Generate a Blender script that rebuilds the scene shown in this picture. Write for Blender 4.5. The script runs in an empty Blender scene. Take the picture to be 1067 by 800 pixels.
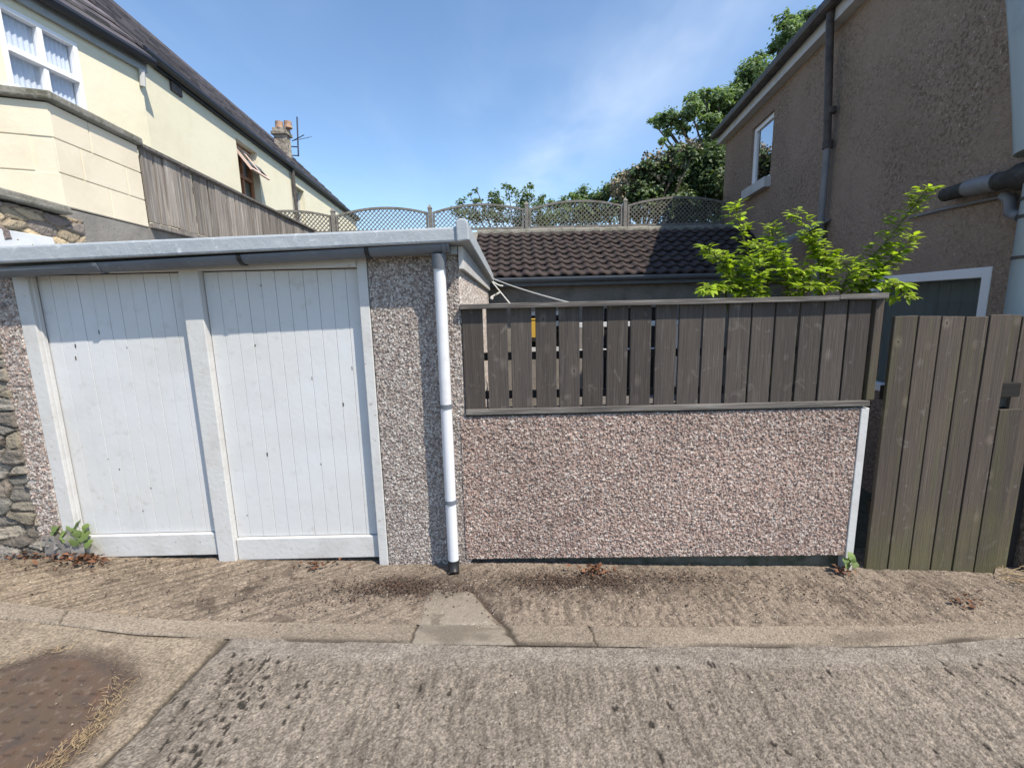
import bpy, math, random
import numpy as np
from mathutils import Vector, Matrix
random.seed(7)
rng = np.random.default_rng(11)
sc = bpy.context.scene
COL = sc.collection
R_ = math.radians

# ------------------------------------------------------------------ survey of the place (camera height, lens, levels)
FPX, PIT, ROL, H = 474.0, R_(9.6), .023, 1.65
Fv = np.array([0, math.cos(PIT), -math.sin(PIT)])
_r0 = np.array([1, 0, 0.]); _u0 = np.array([0, math.sin(PIT), math.cos(PIT)])
Rv = _r0*math.cos(ROL)-_u0*math.sin(ROL)
Uv = _r0*math.sin(ROL)+_u0*math.cos(ROL)
Ov = np.array([0, 0, H])
SL = .042                                   # the lane falls gently to the right


def ray(x, y): return Fv*FPX+Rv*(x-533.5)+Uv*(400-y)
def atY(x, y, Y):
    d = ray(x, y); return Ov+d*(Y/d[1])
def onG(x, y):
    d = ray(x, y); t = -H/(d[2]+SL*d[0])
    for _ in range(8): t = (gz(d[0]*t)-H)/d[2]
    return Ov+d*t
def gz(X, Y=0): X = np.clip(X, -6, 6); return -SL*X-.0038*np.maximum(X, 0)**2


D = 2.755                                   # the garage front and the low wall stand this far away


# ------------------------------------------------------------------ object helpers
def thing(name, label, cat, loc=(0, 0, 0), group=None):
    o = bpy.data.objects.new(name, None); COL.objects.link(o)
    o.location = loc; o.empty_display_size = .2
    o['label'] = label; o['category'] = cat
    if group: o['group'] = group
    return o


def tag(o, label=None, cat=None, group=None, kind=None):
    if label: o['label'] = label
    if cat: o['category'] = cat
    if group: o['group'] = group
    if kind: o['kind'] = kind
    return o


def wloc(p):
    v = Vector((0, 0, 0))
    while p is not None:
        v += p.location; p = p.parent
    return v


def link(name, me, mat, parent=None, label=None, loc=None):
    o = bpy.data.objects.new(name, me); COL.objects.link(o)
    if mat is not None: me.materials.append(mat)
    if parent is not None: o.parent = parent
    if label: o['label'] = label
    return o


def mesh_np(name, V, Fq, mat, parent=None, col=None, smooth=True, label=None, tris=False):
    """V (n,3) world coordinates, Fq (m,4) quads (or triangles)."""
    me = bpy.data.meshes.new(name)
    V = np.asarray(V, dtype=np.float64)
    base = np.array(wloc(parent)) if parent is not None else np.zeros(3)
    V = V-base
    Fq = np.asarray(Fq, dtype=np.int32); k = Fq.shape[1]
    me.vertices.add(len(V)); me.vertices.foreach_set('co', V.astype(np.float32).ravel())
    me.loops.add(Fq.size); me.loops.foreach_set('vertex_index', Fq.ravel())
    me.polygons.add(len(Fq))
    me.polygons.foreach_set('loop_start', np.arange(0, Fq.size, k, dtype=np.int32))
    if smooth: me.polygons.foreach_set('use_smooth', np.ones(len(Fq), dtype=bool))
    me.update(calc_edges=True)
    if col is not None:
        a = me.color_attributes.new('Col', 'FLOAT_COLOR', 'POINT')
        c = np.ones((len(V), 4), dtype=np.float32); c[:, :3] = col
        a.data.foreach_set('color', c.ravel())
    return link(name, me, mat, parent, label)


class Fr:
    """a vertical plane: s runs along d, o stands out along n, z up"""
    def __init__(self, P, d, n):
        self.P = np.array(P, float); d = np.array(d, float); self.d = d/np.linalg.norm(d)
        n = np.array(n, float); self.n = n/np.linalg.norm(n)
    def w(self, s, o, z):
        q = self.P+self.d*s+self.n*o
        return (q[0], q[1], z)
    def px(self, x, y, o=0):
        d = ray(x, y); P = self.P+self.n*o
        t = np.dot(P-Ov[:2], self.n)/np.dot(d[:2], self.n)
        q = Ov+d*t
        return float(np.dot(q[:2]-self.P, self.d)), float(q[2])


class MB:
    def __init__(self): self.v = []; self.f = []
    def poly(self, pts):
        k = len(self.v); self.v += [tuple(map(float, p)) for p in pts]; self.f.append(tuple(range(k, k+len(pts))))
    def hexa(self, c):
        """8 corners: bottom ring 0-3, top ring 4-7"""
        k = len(self.v); self.v += [tuple(map(float, p)) for p in c]
        e = [Vector(c[i])-Vector(c[0]) for i in (1, 3, 4)]
        flip = e[0].cross(e[1]).dot(e[2]) < 0
        for q in ((3, 2, 1, 0), (4, 5, 6, 7), (0, 1, 5, 4), (1, 2, 6, 5), (2, 3, 7, 6), (3, 0, 4, 7)):
            self.f.append(tuple(k+i for i in (q[::-1] if flip else q)))
        return self
    def box(self, x0, x1, y0, y1, z0, z1):
        return self.hexa([(x0, y0, z0), (x1, y0, z0), (x1, y1, z0), (x0, y1, z0), (x0, y0, z1), (x1, y0, z1), (x1, y1, z1), (x0, y1, z1)])
    def ob(self, fr, s0, s1, o0, o1, z0, z1, za=None, zb=None):
        """box in a frame; za/zb: top heights at s0/s1; z0 may be a pair"""
        b0, b1 = z0 if isinstance(z0, tuple) else (z0, z0)
        za = z1 if za is None else za; zb = z1 if zb is None else zb
        return self.hexa([fr.w(s0, o1, b0), fr.w(s1, o1, b1), fr.w(s1, o0, b1), fr.w(s0, o0, b0),
                          fr.w(s0, o1, za), fr.w(s1, o1, zb), fr.w(s1, o0, zb), fr.w(s0, o0, za)])
    def bar(self, a, b, w, h, up=(0, 0, 1)):
        a = Vector(a); b = Vector(b); t = (b-a).normalized(); s = t.cross(Vector(up))
        if s.length < 1e-4: s = t.cross(Vector((1, 0, 0)))
        s.normalize(); u = s.cross(t)
        c = [p+s*(i*w/2)+u*(j*h/2) for p in (a, b) for (i, j) in ((-1, -1), (1, -1), (1, 1), (-1, 1))]
        return self.hexa(c)
    def tube(self, pts, r, n=10, cap=True):
        pts = [Vector(p) for p in pts]; k0 = len(self.v); m = len(pts)
        rs = r if isinstance(r, (list, tuple)) else [r]*m
        prev = None
        for i, p in enumerate(pts):
            t = (pts[min(i+1, m-1)]-pts[max(i-1, 0)]).normalized()
            if prev is None:
                s = t.cross(Vector((0, 0, 1)))
                if s.length < 1e-3: s = t.cross(Vector((0, 1, 0)))
            else: s = prev-t*prev.dot(t)
            s.normalize(); prev = s; u = t.cross(s)
            for j in range(n):
                a = 2*math.pi*j/n
                self.v.append(tuple(p+(s*math.cos(a)+u*math.sin(a))*rs[i]))
        for i in range(m-1):
            for j in range(n):
                a = k0+i*n+j; b = k0+i*n+(j+1) % n
                self.f.append((a, b, b+n, a+n))
        if cap:
            k1 = len(self.v); self.v += self.v[k0:k0+n]+self.v[k0+(m-1)*n:k0+m*n]     # caps keep their own corners
            self.f.append(tuple(k1+j for j in range(n))[::-1]); self.f.append(tuple(k1+n+j for j in range(n)))
        return self
    def build(self, name, mat, parent=None, bevel=0, smooth=False, label=None):
        me = bpy.data.meshes.new(name); b = wloc(parent) if parent is not None else Vector((0, 0, 0))
        me.from_pydata([(p[0]-b.x, p[1]-b.y, p[2]-b.z) for p in self.v], [], self.f); me.update()
        if smooth: me.polygons.foreach_set('use_smooth', [len(p.vertices) <= 4 for p in me.polygons])
        o = link(name, me, mat, parent, label)
        if bevel:
            m = o.modifiers.new('edge', 'BEVEL'); m.width = bevel; m.segments = 2; m.limit_method = 'ANGLE'; m.angle_limit = R_(40)
        return o


# ------------------------------------------------------------------ noise
def hsh(ix, iy, seed):
    h = (ix.astype(np.int64)*374761393+iy.astype(np.int64)*668265263+seed*1442695041) & 0xffffffff
    h = ((h ^ (h >> 13))*1274126177) & 0xffffffff
    h = h ^ (h >> 16)
    h = (h*2246822519) & 0xffffffff
    return ((h ^ (h >> 15)) & 0xffffff)/float(0xffffff)


def vn(x, y, seed=0):
    ix = np.floor(x); iy = np.floor(y); fx = x-ix; fy = y-iy
    fx = fx*fx*(3-2*fx); fy = fy*fy*(3-2*fy)
    a = hsh(ix, iy, seed); b = hsh(ix+1, iy, seed); c = hsh(ix, iy+1, seed); d = hsh(ix+1, iy+1, seed)
    return (a*(1-fx)+b*fx)*(1-fy)+(c*(1-fx)+d*fx)*fy


def fbm(x, y, seed=0, o=4):
    s = 0; a = .5; t = 0
    for i in range(o):
        s = s+a*vn(x*2**i, y*2**i, seed+i*17); t += a; a *= .5
    return s/t


def sst(a, b, x):
    t = np.clip((x-a)/(b-a), 0, 1); return t*t*(3-2*t)


def voro(u, v, seed=0, jit=.9):
    iu = np.floor(u); iv = np.floor(v)
    d1 = np.full(u.shape, 9.); d2 = np.full(u.shape, 9.); cu = np.zeros(u.shape); cv = np.zeros(u.shape)
    for a in (-1, 0, 1):
        for b in (-1, 0, 1):
            cx = iu+a; cy = iv+b
            px = cx+.5+jit*(hsh(cx, cy, seed)-.5); py = cy+.5+jit*(hsh(cx, cy, seed+5)-.5)
            d = np.hypot(u-px, v-py)
            m = d < d1
            d2 = np.where(m, d1, np.minimum(d2, d)); cu = np.where(m, cx, cu); cv = np.where(m, cy, cv); d1 = np.where(m, d, d1)
    return d1, d2, cu, cv


def grid_faces(nu, nv):
    i = np.arange((nv-1)*nu).reshape(nv-1, nu)[:, :-1].ravel()
    return np.stack([i, i+1, i+1+nu, i+nu], 1)


# ------------------------------------------------------------------ materials
def mat(name, base, rough=.85, var=(), bump=(), attr=False, spec=.3, scale=(1, 1, 1), metal=0, island=0, transl=0, rings=None, foot=None):
    """var: (noise scale, colour, low, high); bump: (noise scale, height in m)"""
    m = bpy.data.materials.new(name); m.use_nodes = True
    nt = m.node_tree; N = nt.nodes; L = nt.links
    bs = N['Principled BSDF']; out = N['Material Output']
    bs.inputs['Roughness'].default_value = rough; bs.inputs['Specular IOR Level'].default_value = spec
    bs.inputs['Metallic'].default_value = metal
    tc = N.new('ShaderNodeTexCoord'); mp = N.new('ShaderNodeMapping'); mp.inputs['Scale'].default_value = scale
    L.new(tc.outputs['Object'], mp.inputs['Vector'])
    geo = N.new('ShaderNodeNewGeometry')
    vec = mp.outputs['Vector']
    if island:
        ad = N.new('ShaderNodeVectorMath'); ad.operation = 'ADD'
        ml = N.new('ShaderNodeMath'); ml.operation = 'MULTIPLY'; ml.inputs[1].default_value = 37
        L.new(geo.outputs['Random Per Island'], ml.inputs[0]); L.new(vec, ad.inputs[0]); L.new(ml.outputs[0], ad.inputs[1]); vec = ad.outputs[0]
    if attr:
        at = N.new('ShaderNodeAttribute'); at.attribute_name = 'Col'; c = at.outputs['Color']
    else:
        rg = N.new('ShaderNodeRGB'); rg.outputs[0].default_value = (*base, 1); c = rg.outputs[0]
    for (s, cc, lo, hi) in var:
        nz = N.new('ShaderNodeTexNoise'); nz.inputs['Scale'].default_value = s; nz.inputs['Detail'].default_value = 5; nz.inputs['Roughness'].default_value = .62
        L.new(vec, nz.inputs['Vector'])
        mr = N.new('ShaderNodeMapRange'); mr.inputs['From Min'].default_value = lo; mr.inputs['From Max'].default_value = hi
        L.new(nz.outputs['Fac'], mr.inputs['Value'])
        mx = N.new('ShaderNodeMix'); mx.data_type = 'RGBA'
        L.new(mr.outputs[0], mx.inputs['Factor']); L.new(c, mx.inputs['A']); mx.inputs['B'].default_value = (*cc, 1)
        c = mx.outputs['Result']
    if rings:                                # knots: small pale rings round dark hearts
        k2 = N.new('ShaderNodeMapping'); k2.inputs['Scale'].default_value = rings; L.new(tc.outputs['Object'], k2.inputs['Vector'])
        vo = N.new('ShaderNodeTexVoronoi'); vo.inputs['Scale'].default_value = 1; L.new(k2.outputs[0], vo.inputs['Vector'])
        ra = N.new('ShaderNodeValToRGB'); e = ra.color_ramp.elements
        e[0].position = 0; e[0].color = (.55, .55, .55, 1); e[1].position = .21; e[1].color = (1, 1, 1, 1)
        for p_, g_ in ((.035, .6), (.06, 1.75), (.11, 1.45)):
            q = e.new(p_); q.color = (g_, g_, g_, 1)
        L.new(vo.outputs['Distance'], ra.inputs['Fac'])
        mx = N.new('ShaderNodeMix'); mx.data_type = 'RGBA'; mx.blend_type = 'MULTIPLY'
        wn = N.new('ShaderNodeTexWhiteNoise'); L.new(vo.outputs['Position'], wn.inputs['Vector'])
        th = N.new('ShaderNodeMath'); th.operation = 'GREATER_THAN'; th.inputs[1].default_value = .2; L.new(wn.outputs['Value'], th.inputs[0])
        L.new(th.outputs[0], mx.inputs['Factor']); L.new(c, mx.inputs['A']); L.new(ra.outputs['Color'], mx.inputs['B']); c = mx.outputs['Result']
    if rings:
        nz = N.new('ShaderNodeTexNoise'); nz.inputs['Scale'].default_value = 11; nz.inputs['Detail'].default_value = 3; nz.inputs['Distortion'].default_value = 1.2; L.new(tc.outputs['Object'], nz.inputs['Vector'])
        mr = N.new('ShaderNodeMapRange'); mr.inputs['From Min'].default_value = .63; mr.inputs['From Max'].default_value = .74; mr.inputs['To Max'].default_value = .33; L.new(nz.outputs['Fac'], mr.inputs['Value'])
        mx = N.new('ShaderNodeMix'); mx.data_type = 'RGBA'; L.new(mr.outputs[0], mx.inputs['Factor']); L.new(c, mx.inputs['A']); mx.inputs['B'].default_value = (.20, .185, .17, 1); c = mx.outputs['Result']
    if foot:                                 # algae creeping up from the ground: (full below, gone above, colour)
        sz = N.new('ShaderNodeSeparateXYZ'); L.new(tc.outputs['Object'], sz.inputs[0])
        nz = N.new('ShaderNodeTexNoise'); nz.inputs['Scale'].default_value = 5; nz.inputs['Detail'].default_value = 5; L.new(tc.outputs['Object'], nz.inputs['Vector'])
        m1 = N.new('ShaderNodeMath'); m1.operation = 'MULTIPLY_ADD'; m1.inputs[1].default_value = 1.1; m1.inputs[2].default_value = -.55; L.new(nz.outputs['Fac'], m1.inputs[0])
        m2 = N.new('ShaderNodeMath'); m2.operation = 'ADD'; L.new(sz.outputs['Z'], m2.inputs[0]); L.new(m1.outputs[0], m2.inputs[1])
        mr = N.new('ShaderNodeMapRange'); mr.inputs['From Min'].default_value = foot[1]; mr.inputs['From Max'].default_value = foot[0]; mr.inputs['To Max'].default_value = .6
        L.new(m2.outputs[0], mr.inputs['Value'])
        mx = N.new('ShaderNodeMix'); mx.data_type = 'RGBA'; L.new(mr.outputs[0], mx.inputs['Factor']); L.new(c, mx.inputs['A']); mx.inputs['B'].default_value = (*foot[2], 1); c = mx.outputs['Result']
    if island:
        hs = N.new('ShaderNodeHueSaturation')
        mr = N.new('ShaderNodeMapRange'); mr.inputs['To Min'].default_value = 1-island; mr.inputs['To Max'].default_value = 1+island
        L.new(geo.outputs['Random Per Island'], mr.inputs['Value']); L.new(mr.outputs[0], hs.inputs['Value']); L.new(c, hs.inputs['Color']); c = hs.outputs['Color']
    L.new(c, bs.inputs['Base Color'])
    last = None
    for (s, hgt) in bump:
        nz = N.new('ShaderNodeTexNoise'); nz.inputs['Scale'].default_value = s; nz.inputs['Detail'].default_value = 4
        L.new(vec, nz.inputs['Vector'])
        bp = N.new('ShaderNodeBump'); bp.inputs['Distance'].default_value = hgt; bp.inputs['Strength'].default_value = 1
        L.new(nz.outputs['Fac'], bp.inputs['Height'])
        if last: L.new(last, bp.inputs['Normal'])
        last = bp.outputs['Normal']
    if last: L.new(last, bs.inputs['Normal'])
    if transl:
        tr = N.new('ShaderNodeBsdfTranslucent'); ms = N.new('ShaderNodeMixShader'); ms.inputs['Fac'].default_value = transl
        bt = N.new('ShaderNodeMix'); bt.data_type = 'RGBA'; bt.blend_type = 'MULTIPLY'; bt.inputs['Factor'].default_value = 1
        bt.inputs['B'].default_value = (1.6, 1.7, .8, 1); L.new(c, bt.inputs['A']); L.new(bt.outputs['Result'], tr.inputs['Color'])
        L.new(bs.outputs[0], ms.inputs[1]); L.new(tr.outputs[0], ms.inputs[2]); L.new(ms.outputs[0], out.inputs['Surface'])
    return m


def glass(name, tint, refl=.0, trans=(.9, .92, .95)):
    m = bpy.data.materials.new(name); m.use_nodes = True
    nt = m.node_tree; N = nt.nodes; L = nt.links
    N.remove(N['Principled BSDF'])
    g = N.new('ShaderNodeBsdfGlossy'); g.inputs['Roughness'].default_value = .02; g.inputs['Color'].default_value = (*tint, 1)
    t = N.new('ShaderNodeBsdfTransparent'); t.inputs['Color'].default_value = (*trans, 1)
    lw = N.new('ShaderNodeFresnel'); lw.inputs['IOR'].default_value = 1.5
    ad = N.new('ShaderNodeMath'); ad.operation = 'ADD'; ad.inputs[1].default_value = refl; ad.use_clamp = True
    L.new(lw.outputs[0], ad.inputs[0])
    ge = N.new('ShaderNodeNewGeometry'); iv = N.new('ShaderNodeMath'); iv.operation = 'SUBTRACT'; iv.inputs[0].default_value = 1; L.new(ge.outputs['Backfacing'], iv.inputs[1])
    mu = N.new('ShaderNodeMath'); mu.operation = 'MULTIPLY'; L.new(ad.outputs[0], mu.inputs[0]); L.new(iv.outputs[0], mu.inputs[1]); ad = mu
    ms = N.new('ShaderNodeMixShader'); L.new(ad.outputs[0], ms.inputs['Fac']); L.new(t.outputs[0], ms.inputs[1]); L.new(g.outputs[0], ms.inputs[2])
    L.new(ms.outputs[0], N['Material Output'].inputs['Surface'])
    return m


M = {}
M['white'] = mat('white_gloss_paint', (.545, .548, .552), .5, [(3, (.48, .482, .485), .5, .8), (14, (.46, .452, .435), .58, .74), (25, (.47, .46, .44), .66, .8), (.9, (.58, .60, .64), .4, .7)], [(40, .001), (6, .003)], spec=.35)
M['white_worn'] = mat('worn_white_paint', (.52, .52, .52), .6, [(5, (.46, .45, .44), .48, .7), (30, (.32, .29, .26), .64, .72)], [(35, .002)])
M['felt'] = mat('painted_roof_felt', (.345, .375, .41), .75, [(4, (.31, .345, .385), .4, .7), (22, (.55, .58, .62), .6, .75), (9, (.29, .32, .36), .64, .78)], [(14, .006), (60, .001)])
M['felt_white'] = mat('white_flashing', (.56, .58, .60), .7, [(8, (.5, .52, .55), .5, .75)], [(10, .004)])
M['gutter'] = mat('grey_plastic_gutter', (.135, .15, .175), .5, [(6, (.11, .125, .145), .45, .7), (30, (.25, .26, .28), .62, .75)])
M['pipe_white'] = mat('white_downpipe_paint', (.62, .63, .665), .4, [(6, (.52, .52, .54), .5, .75), (50, (.2, .18, .16), .72, .76)])
M['black'] = mat('black_plastic', (.02, .02, .022), .45)
M['dash'] = mat('pebble_dash', (1, 1, 1), .8, attr=True, bump=[(300, .0015)])
M['stone'] = mat('rubble_stone', (1, 1, 1), .92, attr=True, bump=[(30, .02), (110, .006)])
M['road'] = mat('old_concrete', (1, 1, 1), .93, [(190, (.055, .045, .036), .60, .70), (260, (.42, .37, .31), .62, .74), (70, (.09, .075, .06), .62, .78)], attr=True, bump=[(150, .006), (420, .003)], spec=.2)
M['render'] = mat('rough_grey_render', (.23, .215, .20), .95, [(6, (.165, .155, .145), .4, .7), (1.5, (.28, .265, .24), .5, .75)], [(12, .01), (90, .003)])
M['concrete'] = mat('mossy_concrete', (.21, .20, .175), .95, [(7, (.10, .10, .075), .45, .68), (40, (.30, .29, .26), .55, .75)], [(60, .005)])
M['plinth'] = mat('damp_concrete', (.13, .125, .105), .95, [(9, (.055, .06, .04), .4, .65)], [(40, .006)])
M['cream'] = mat('cream_block_paint', (.67, .60, .475), .8, [(3, (.60, .53, .41), .45, .75)], [(60, .001), (9, .003)])
M['cream_wall'] = mat('cream_render', (.70, .66, .505), .85, [(2, (.64, .60, .455), .45, .75), (.6, (.72, .68, .55), .4, .7)], [(30, .002), (6, .004)])
M['wood'] = mat('weathered_dark_boards', (.070, .059, .052), .8, [(1, (.058, .049, .045), .42, .6), (2.2, (.108, .097, .090), .56, .75), (5, (.045, .037, .033), .62, .7)],
                [(2.6, .004), (9, .0015)], scale=(38, 38, 1.7), island=.24, rings=((6.8, 6.8, 4.3)))
M['wood_rail'] = mat('weathered_grey_rail', (.165, .150, .138), .85, [(1, (.085, .076, .07), .42, .6), (2.5, (.26, .245, .23), .54, .7)], [(2.5, .004)], scale=(1.7, 38, 38), island=.2)
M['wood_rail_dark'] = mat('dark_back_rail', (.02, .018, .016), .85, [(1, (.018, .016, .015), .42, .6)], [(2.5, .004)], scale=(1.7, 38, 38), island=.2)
M['gate'] = mat('gate_boards', (.084, .066, .054), .8, [(1, (.067, .054, .046), .42, .6), (2.2, (.122, .104, .09), .58, .76), (.35, (.085, .08, .045), .52, .70)],
                [(2.6, .004), (9, .0015)], scale=(38, 38, 1.7), island=.2, rings=((6.8, 6.8, 4.6)), foot=(-.1, .5, (.105, .098, .043)))
M['wood_pale'] = mat('silvered_boards', (.25, .222, .197), .85, [(1, (.13, .112, .10), .44, .64), (2.2, (.46, .43, .40), .55, .72)], [(2.6, .005)], scale=(30, 30, 1.2), island=.3)
M['trellis'] = mat('silvered_trellis', (.21, .20, .185), .9, [(20, (.12, .11, .095), .45, .7)])
M['tile'] = mat('brown_concrete_tile', (.056, .043, .040), .85, [(5, (.045, .032, .03), .42, .66), (30, (.13, .10, .09), .6, .74), (12, (.035, .033, .026), .6, .7)], [(50, .004)], spec=.25)
M['slate'] = mat('purple_grey_slate', (.105, .092, .10), .7, [(4, (.06, .055, .065), .4, .7)], [(20, .004)], island=.5)
M['roof_edge'] = mat('dark_gutter_paint', (.018, .02, .028), .45)
M['soffit'] = mat('grey_soffit_paint', (.33, .36, .38), .6, [(5, (.25, .27, .29), .5, .7)])
M['harl'] = mat('brown_roughcast', (.325, .248, .192), .95, [(30, (.18, .132, .10), .50, .58), (42, (.60, .50, .42), .59, .68), (1.2, (.30, .228, .175), .4, .7), (.5, (.42, .32, .25), .45, .7)], [(32, .034), (90, .012)], spec=.15)
M['upvc'] = mat('white_window_plastic', (.80, .81, .83), .35)
M['upvc_grey'] = mat('greyed_window_paint', (.50, .50, .50), .5, [(6, (.4, .4, .4), .5, .7)])
M['brown_frame'] = mat('orange_brown_frame', (.38, .17, .08), .5, [(8, (.28, .12, .06), .45, .7)])
M['pink_frame'] = mat('faded_pink_frame', (.62, .47, .42), .5)
M['glass'] = glass('window_glass', (.9, .93, 1), .02)
M['glass_sky'] = glass('reflecting_glass', (.95, .97, 1), .45, (.25, .3, .35))
M['glass_dark'] = glass('dim_glass', (.8, .85, .9), .06, (.72, .74, .74))
M['curtain'] = mat('pale_curtain', (.72, .74, .78), .9, transl=.0)
M['blind'] = mat('grey_green_blind', (.50, .52, .50), .9)
M['dark_room'] = mat('dark_room', (.05, .05, .05), .9)
M['grey_pipe'] = mat('grey_painted_pipe', (.21, .21, .22), .5, [(8, (.15, .15, .16), .45, .7)])
M['dark_pipe'] = mat('dark_iron_pipe', (.085, .072, .066), .55, [(8, (.035, .03, .03), .45, .7)])
M['lag'] = mat('mossy_lagging', (.05, .048, .045), .95, [(9, (.085, .085, .075), .45, .65)], [(25, .02)])
M['pale_pipe'] = mat('pale_blue_pipe', (.32, .36, .37), .4, [(4, (.26, .295, .31), .5, .75)])
M['clay'] = mat('buff_clay_pot', (.42, .27, .19), .85, [(8, (.3, .2, .15), .45, .7)])
M['chimney'] = mat('weathered_stone_stack', (.36, .32, .27), .95, [(8, (.14, .12, .10), .42, .62)], [(14, .02)])
M['aerial'] = mat('blue_grey_metal', (.06, .07, .11), .5, metal=.3)
M['rope'] = mat('white_line', (.65, .65, .62), .7)
M['iron'] = mat('rusty_iron_cover', (.086, .062, .046), .85, [(4, (.105, .062, .044), .45, .7), (25, (.16, .13, .11), .55, .75), (9, (.062, .05, .045), .5, .7)], [(60, .003)])
M['soil'] = mat('garden_soil', (.10, .085, .06), .95, [(3, (.06, .065, .035), .45, .65)], [(12, .03)])
M['yellow'] = mat('yellow_plastic', (.62, .38, .06), .5)
M['bark'] = mat('grey_bark', (.09, .075, .06), .9, [(9, (.05, .04, .035), .45, .65)], [(20, .01)], scale=(1, 1, .3))
M['leaf_tree'] = mat('tree_leaf', (.150, .215, .115), .6, island=.4, transl=.35)
M['leaf_bush'] = mat('bush_leaf', (.10, .145, .07), .6, island=.5, transl=.2)
M['leaf_pale'] = mat('pale_bush_leaf', (.12, .17, .075), .6, island=.4, transl=.3)
M['blossom'] = mat('cream_blossom', (.27, .235, .165), .8, island=.35)
M['leaf_lime'] = mat('lime_leaf', (.25, .335, .03), .5, island=.55, transl=.42)
M['stem_green'] = mat('green_stem', (.10, .12, .03), .6)
M['weed'] = mat('weed_leaf', (.15, .21, .07), .6, island=.35, transl=.3)
M['weed_grey'] = mat('withered_grey_leaf', (.27, .25, .24), .8, island=.3, transl=.2)
M['dead'] = mat('dead_leaf', (.145, .068, .038), .85, island=.6)
M['litter'] = mat('leaf_litter', (.075, .05, .038), .9, island=.7)
M['straw'] = mat('straw', (.30, .22, .13), .85, island=.4)
M['grit'] = mat('loose_grit', (.27, .235, .20), .9, island=.6)
M['yard_wall'] = mat('grey_yard_wall', (.22, .20, .18), .95, [(5, (.15, .14, .12), .45, .7)], [(40, .006)])


# ------------------------------------------------------------------ detailed wall faces
def dash_panel(name, fr, s0, s1, zb, zt, cell, amp, pal, gap, parent, m, res, thick=.1, asp=1., seed=3, o=0., pw=.5, gapw=.25, label=None, tone=None):
    """a rectangle of wall (zb, zt: heights at both ends) whose every pebble or stone is modelled, on a solid backing"""
    nu = max(3, int((s1-s0)/res)+1); nv = max(3, int((max(zt)-min(zb))/res)+1)
    t = np.linspace(0, 1, nu); w = np.linspace(0, 1, nv); T, W = np.meshgrid(t, w)
    S = s0+(s1-s0)*T
    Z = (zb[0]+(zb[1]-zb[0])*T)*(1-W)+(zt[0]+(zt[1]-zt[0])*T)*W
    u = S/cell/asp; v = Z/cell
    u = u+.5*(vn(u*.6, v*.6, seed+40)-.5); v = v+.5*(vn(u*.6+9, v*.6, seed+41)-.5)
    d1, d2, cu, cv = voro(u, v, seed)
    e = np.clip((d2-d1)/gapw, 0, 1)
    r1 = hsh(cu, cv, seed+100); r2 = hsh(cu, cv, seed+101); r3 = hsh(cu, cv, seed+102)
    h = amp*(.35+.65*r2)*e**pw+amp*(.25 if cell < .05 else .75)*(fbm(S/cell*.5, Z/cell*.5, seed+7, 3)-.5)
    # tilt every pebble its own way
    h = h+amp*.5*e*((u-np.floor(u)-.5)*(r1-.5)+(v-np.floor(v)-.5)*(r3-.5))
    h[0, :] = -.008; h[-1, :] = -.008; h[:, 0] = -.008; h[:, -1] = -.008
    pal = np.array(pal); k = np.minimum((r1*len(pal)).astype(int), len(pal)-1)
    c = pal[k]*(.75+.5*r3)[..., None]
    g = (1-e**.7)[..., None]
    c = c*(1-g)+np.array(gap)*g
    if tone is not None: c = c*tone(S, Z)[..., None]
    x = fr.P[0]+fr.d[0]*S+fr.n[0]*(h+o); y = fr.P[1]+fr.d[1]*S+fr.n[1]*(h+o)
    V = np.stack([x, y, Z], -1).reshape(-1, 3); F = grid_faces(nu, nv)
    up = np.cross([fr.d[0], fr.d[1], 0], [0, 0, 1])
    if np.dot(up[:2], fr.n) < 0: F = F[:, ::-1]
    b = MB().ob(fr, s0+.001, s1-.001, o-thick, o-.006, (zb[0]+.001, zb[1]+.001), zt[0]-.001, zt[0]-.001, zt[1]-.001)
    n0 = len(V); V = np.concatenate([V, np.array(b.v)]); F = np.concatenate([F, np.array(b.f)+n0])
    C = np.concatenate([c.reshape(-1, 3), np.tile(np.array(gap)*1.2, (8, 1))])
    return mesh_np(name, V, F, m, parent, C, smooth=True, label=label)


def wall_panel(mb, fr, s0, s1, z0, z1, holes, t):
    ss = sorted({s0, s1, *[h[0] for h in holes], *[h[1] for h in holes]}); zs = sorted({z0, z1, *[h[2] for h in holes], *[h[3] for h in holes]})
    for a, b in zip(ss, ss[1:]):
        for c, d in zip(zs, zs[1:]):
            ms, mz = (a+b)/2, (c+d)/2
            if any(h[0] < ms < h[1] and h[2] < mz < h[3] for h in holes): continue
            mb.poly([fr.w(a, 0, c), fr.w(b, 0, c), fr.w(b, 0, d), fr.w(a, 0, d)])
            mb.poly([fr.w(a, -t, c), fr.w(a, -t, d), fr.w(b, -t, d), fr.w(b, -t, c)])
    for (a, b, c, d) in list(holes)+[(s0, s1, z0, z1)]:
        for q in (((a, c), (b, c)), ((b, c), (b, d)), ((b, d), (a, d)), ((a, d), (a, c))):
            (p, z), (p2, z2) = q
            mb.poly([fr.w(p, 0, z), fr.w(p2, 0, z2), fr.w(p2, -t, z2), fr.w(p, -t, z)])
    return mb


def win_frame(fr, s0, s1, z0, z1, o0, o1, fw, sv=(), zh=()):
    mb = MB()
    mb.ob(fr, s0, s0+fw, o0, o1, z0, z1).ob(fr, s1-fw, s1, o0, o1, z0, z1)
    mb.ob(fr, s0+fw, s1-fw, o0, o1, z0, z0+fw).ob(fr, s0+fw, s1-fw, o0, o1, z1-fw, z1)
    for s in sv: mb.ob(fr, s-fw/2, s+fw/2, o0+.002, o1-.002, z0+fw, z1-fw)
    for z in zh: mb.ob(fr, s0+fw, s1-fw, o0+.004, o1+.012, z-fw*.6, z+fw*.6)
    return mb


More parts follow.
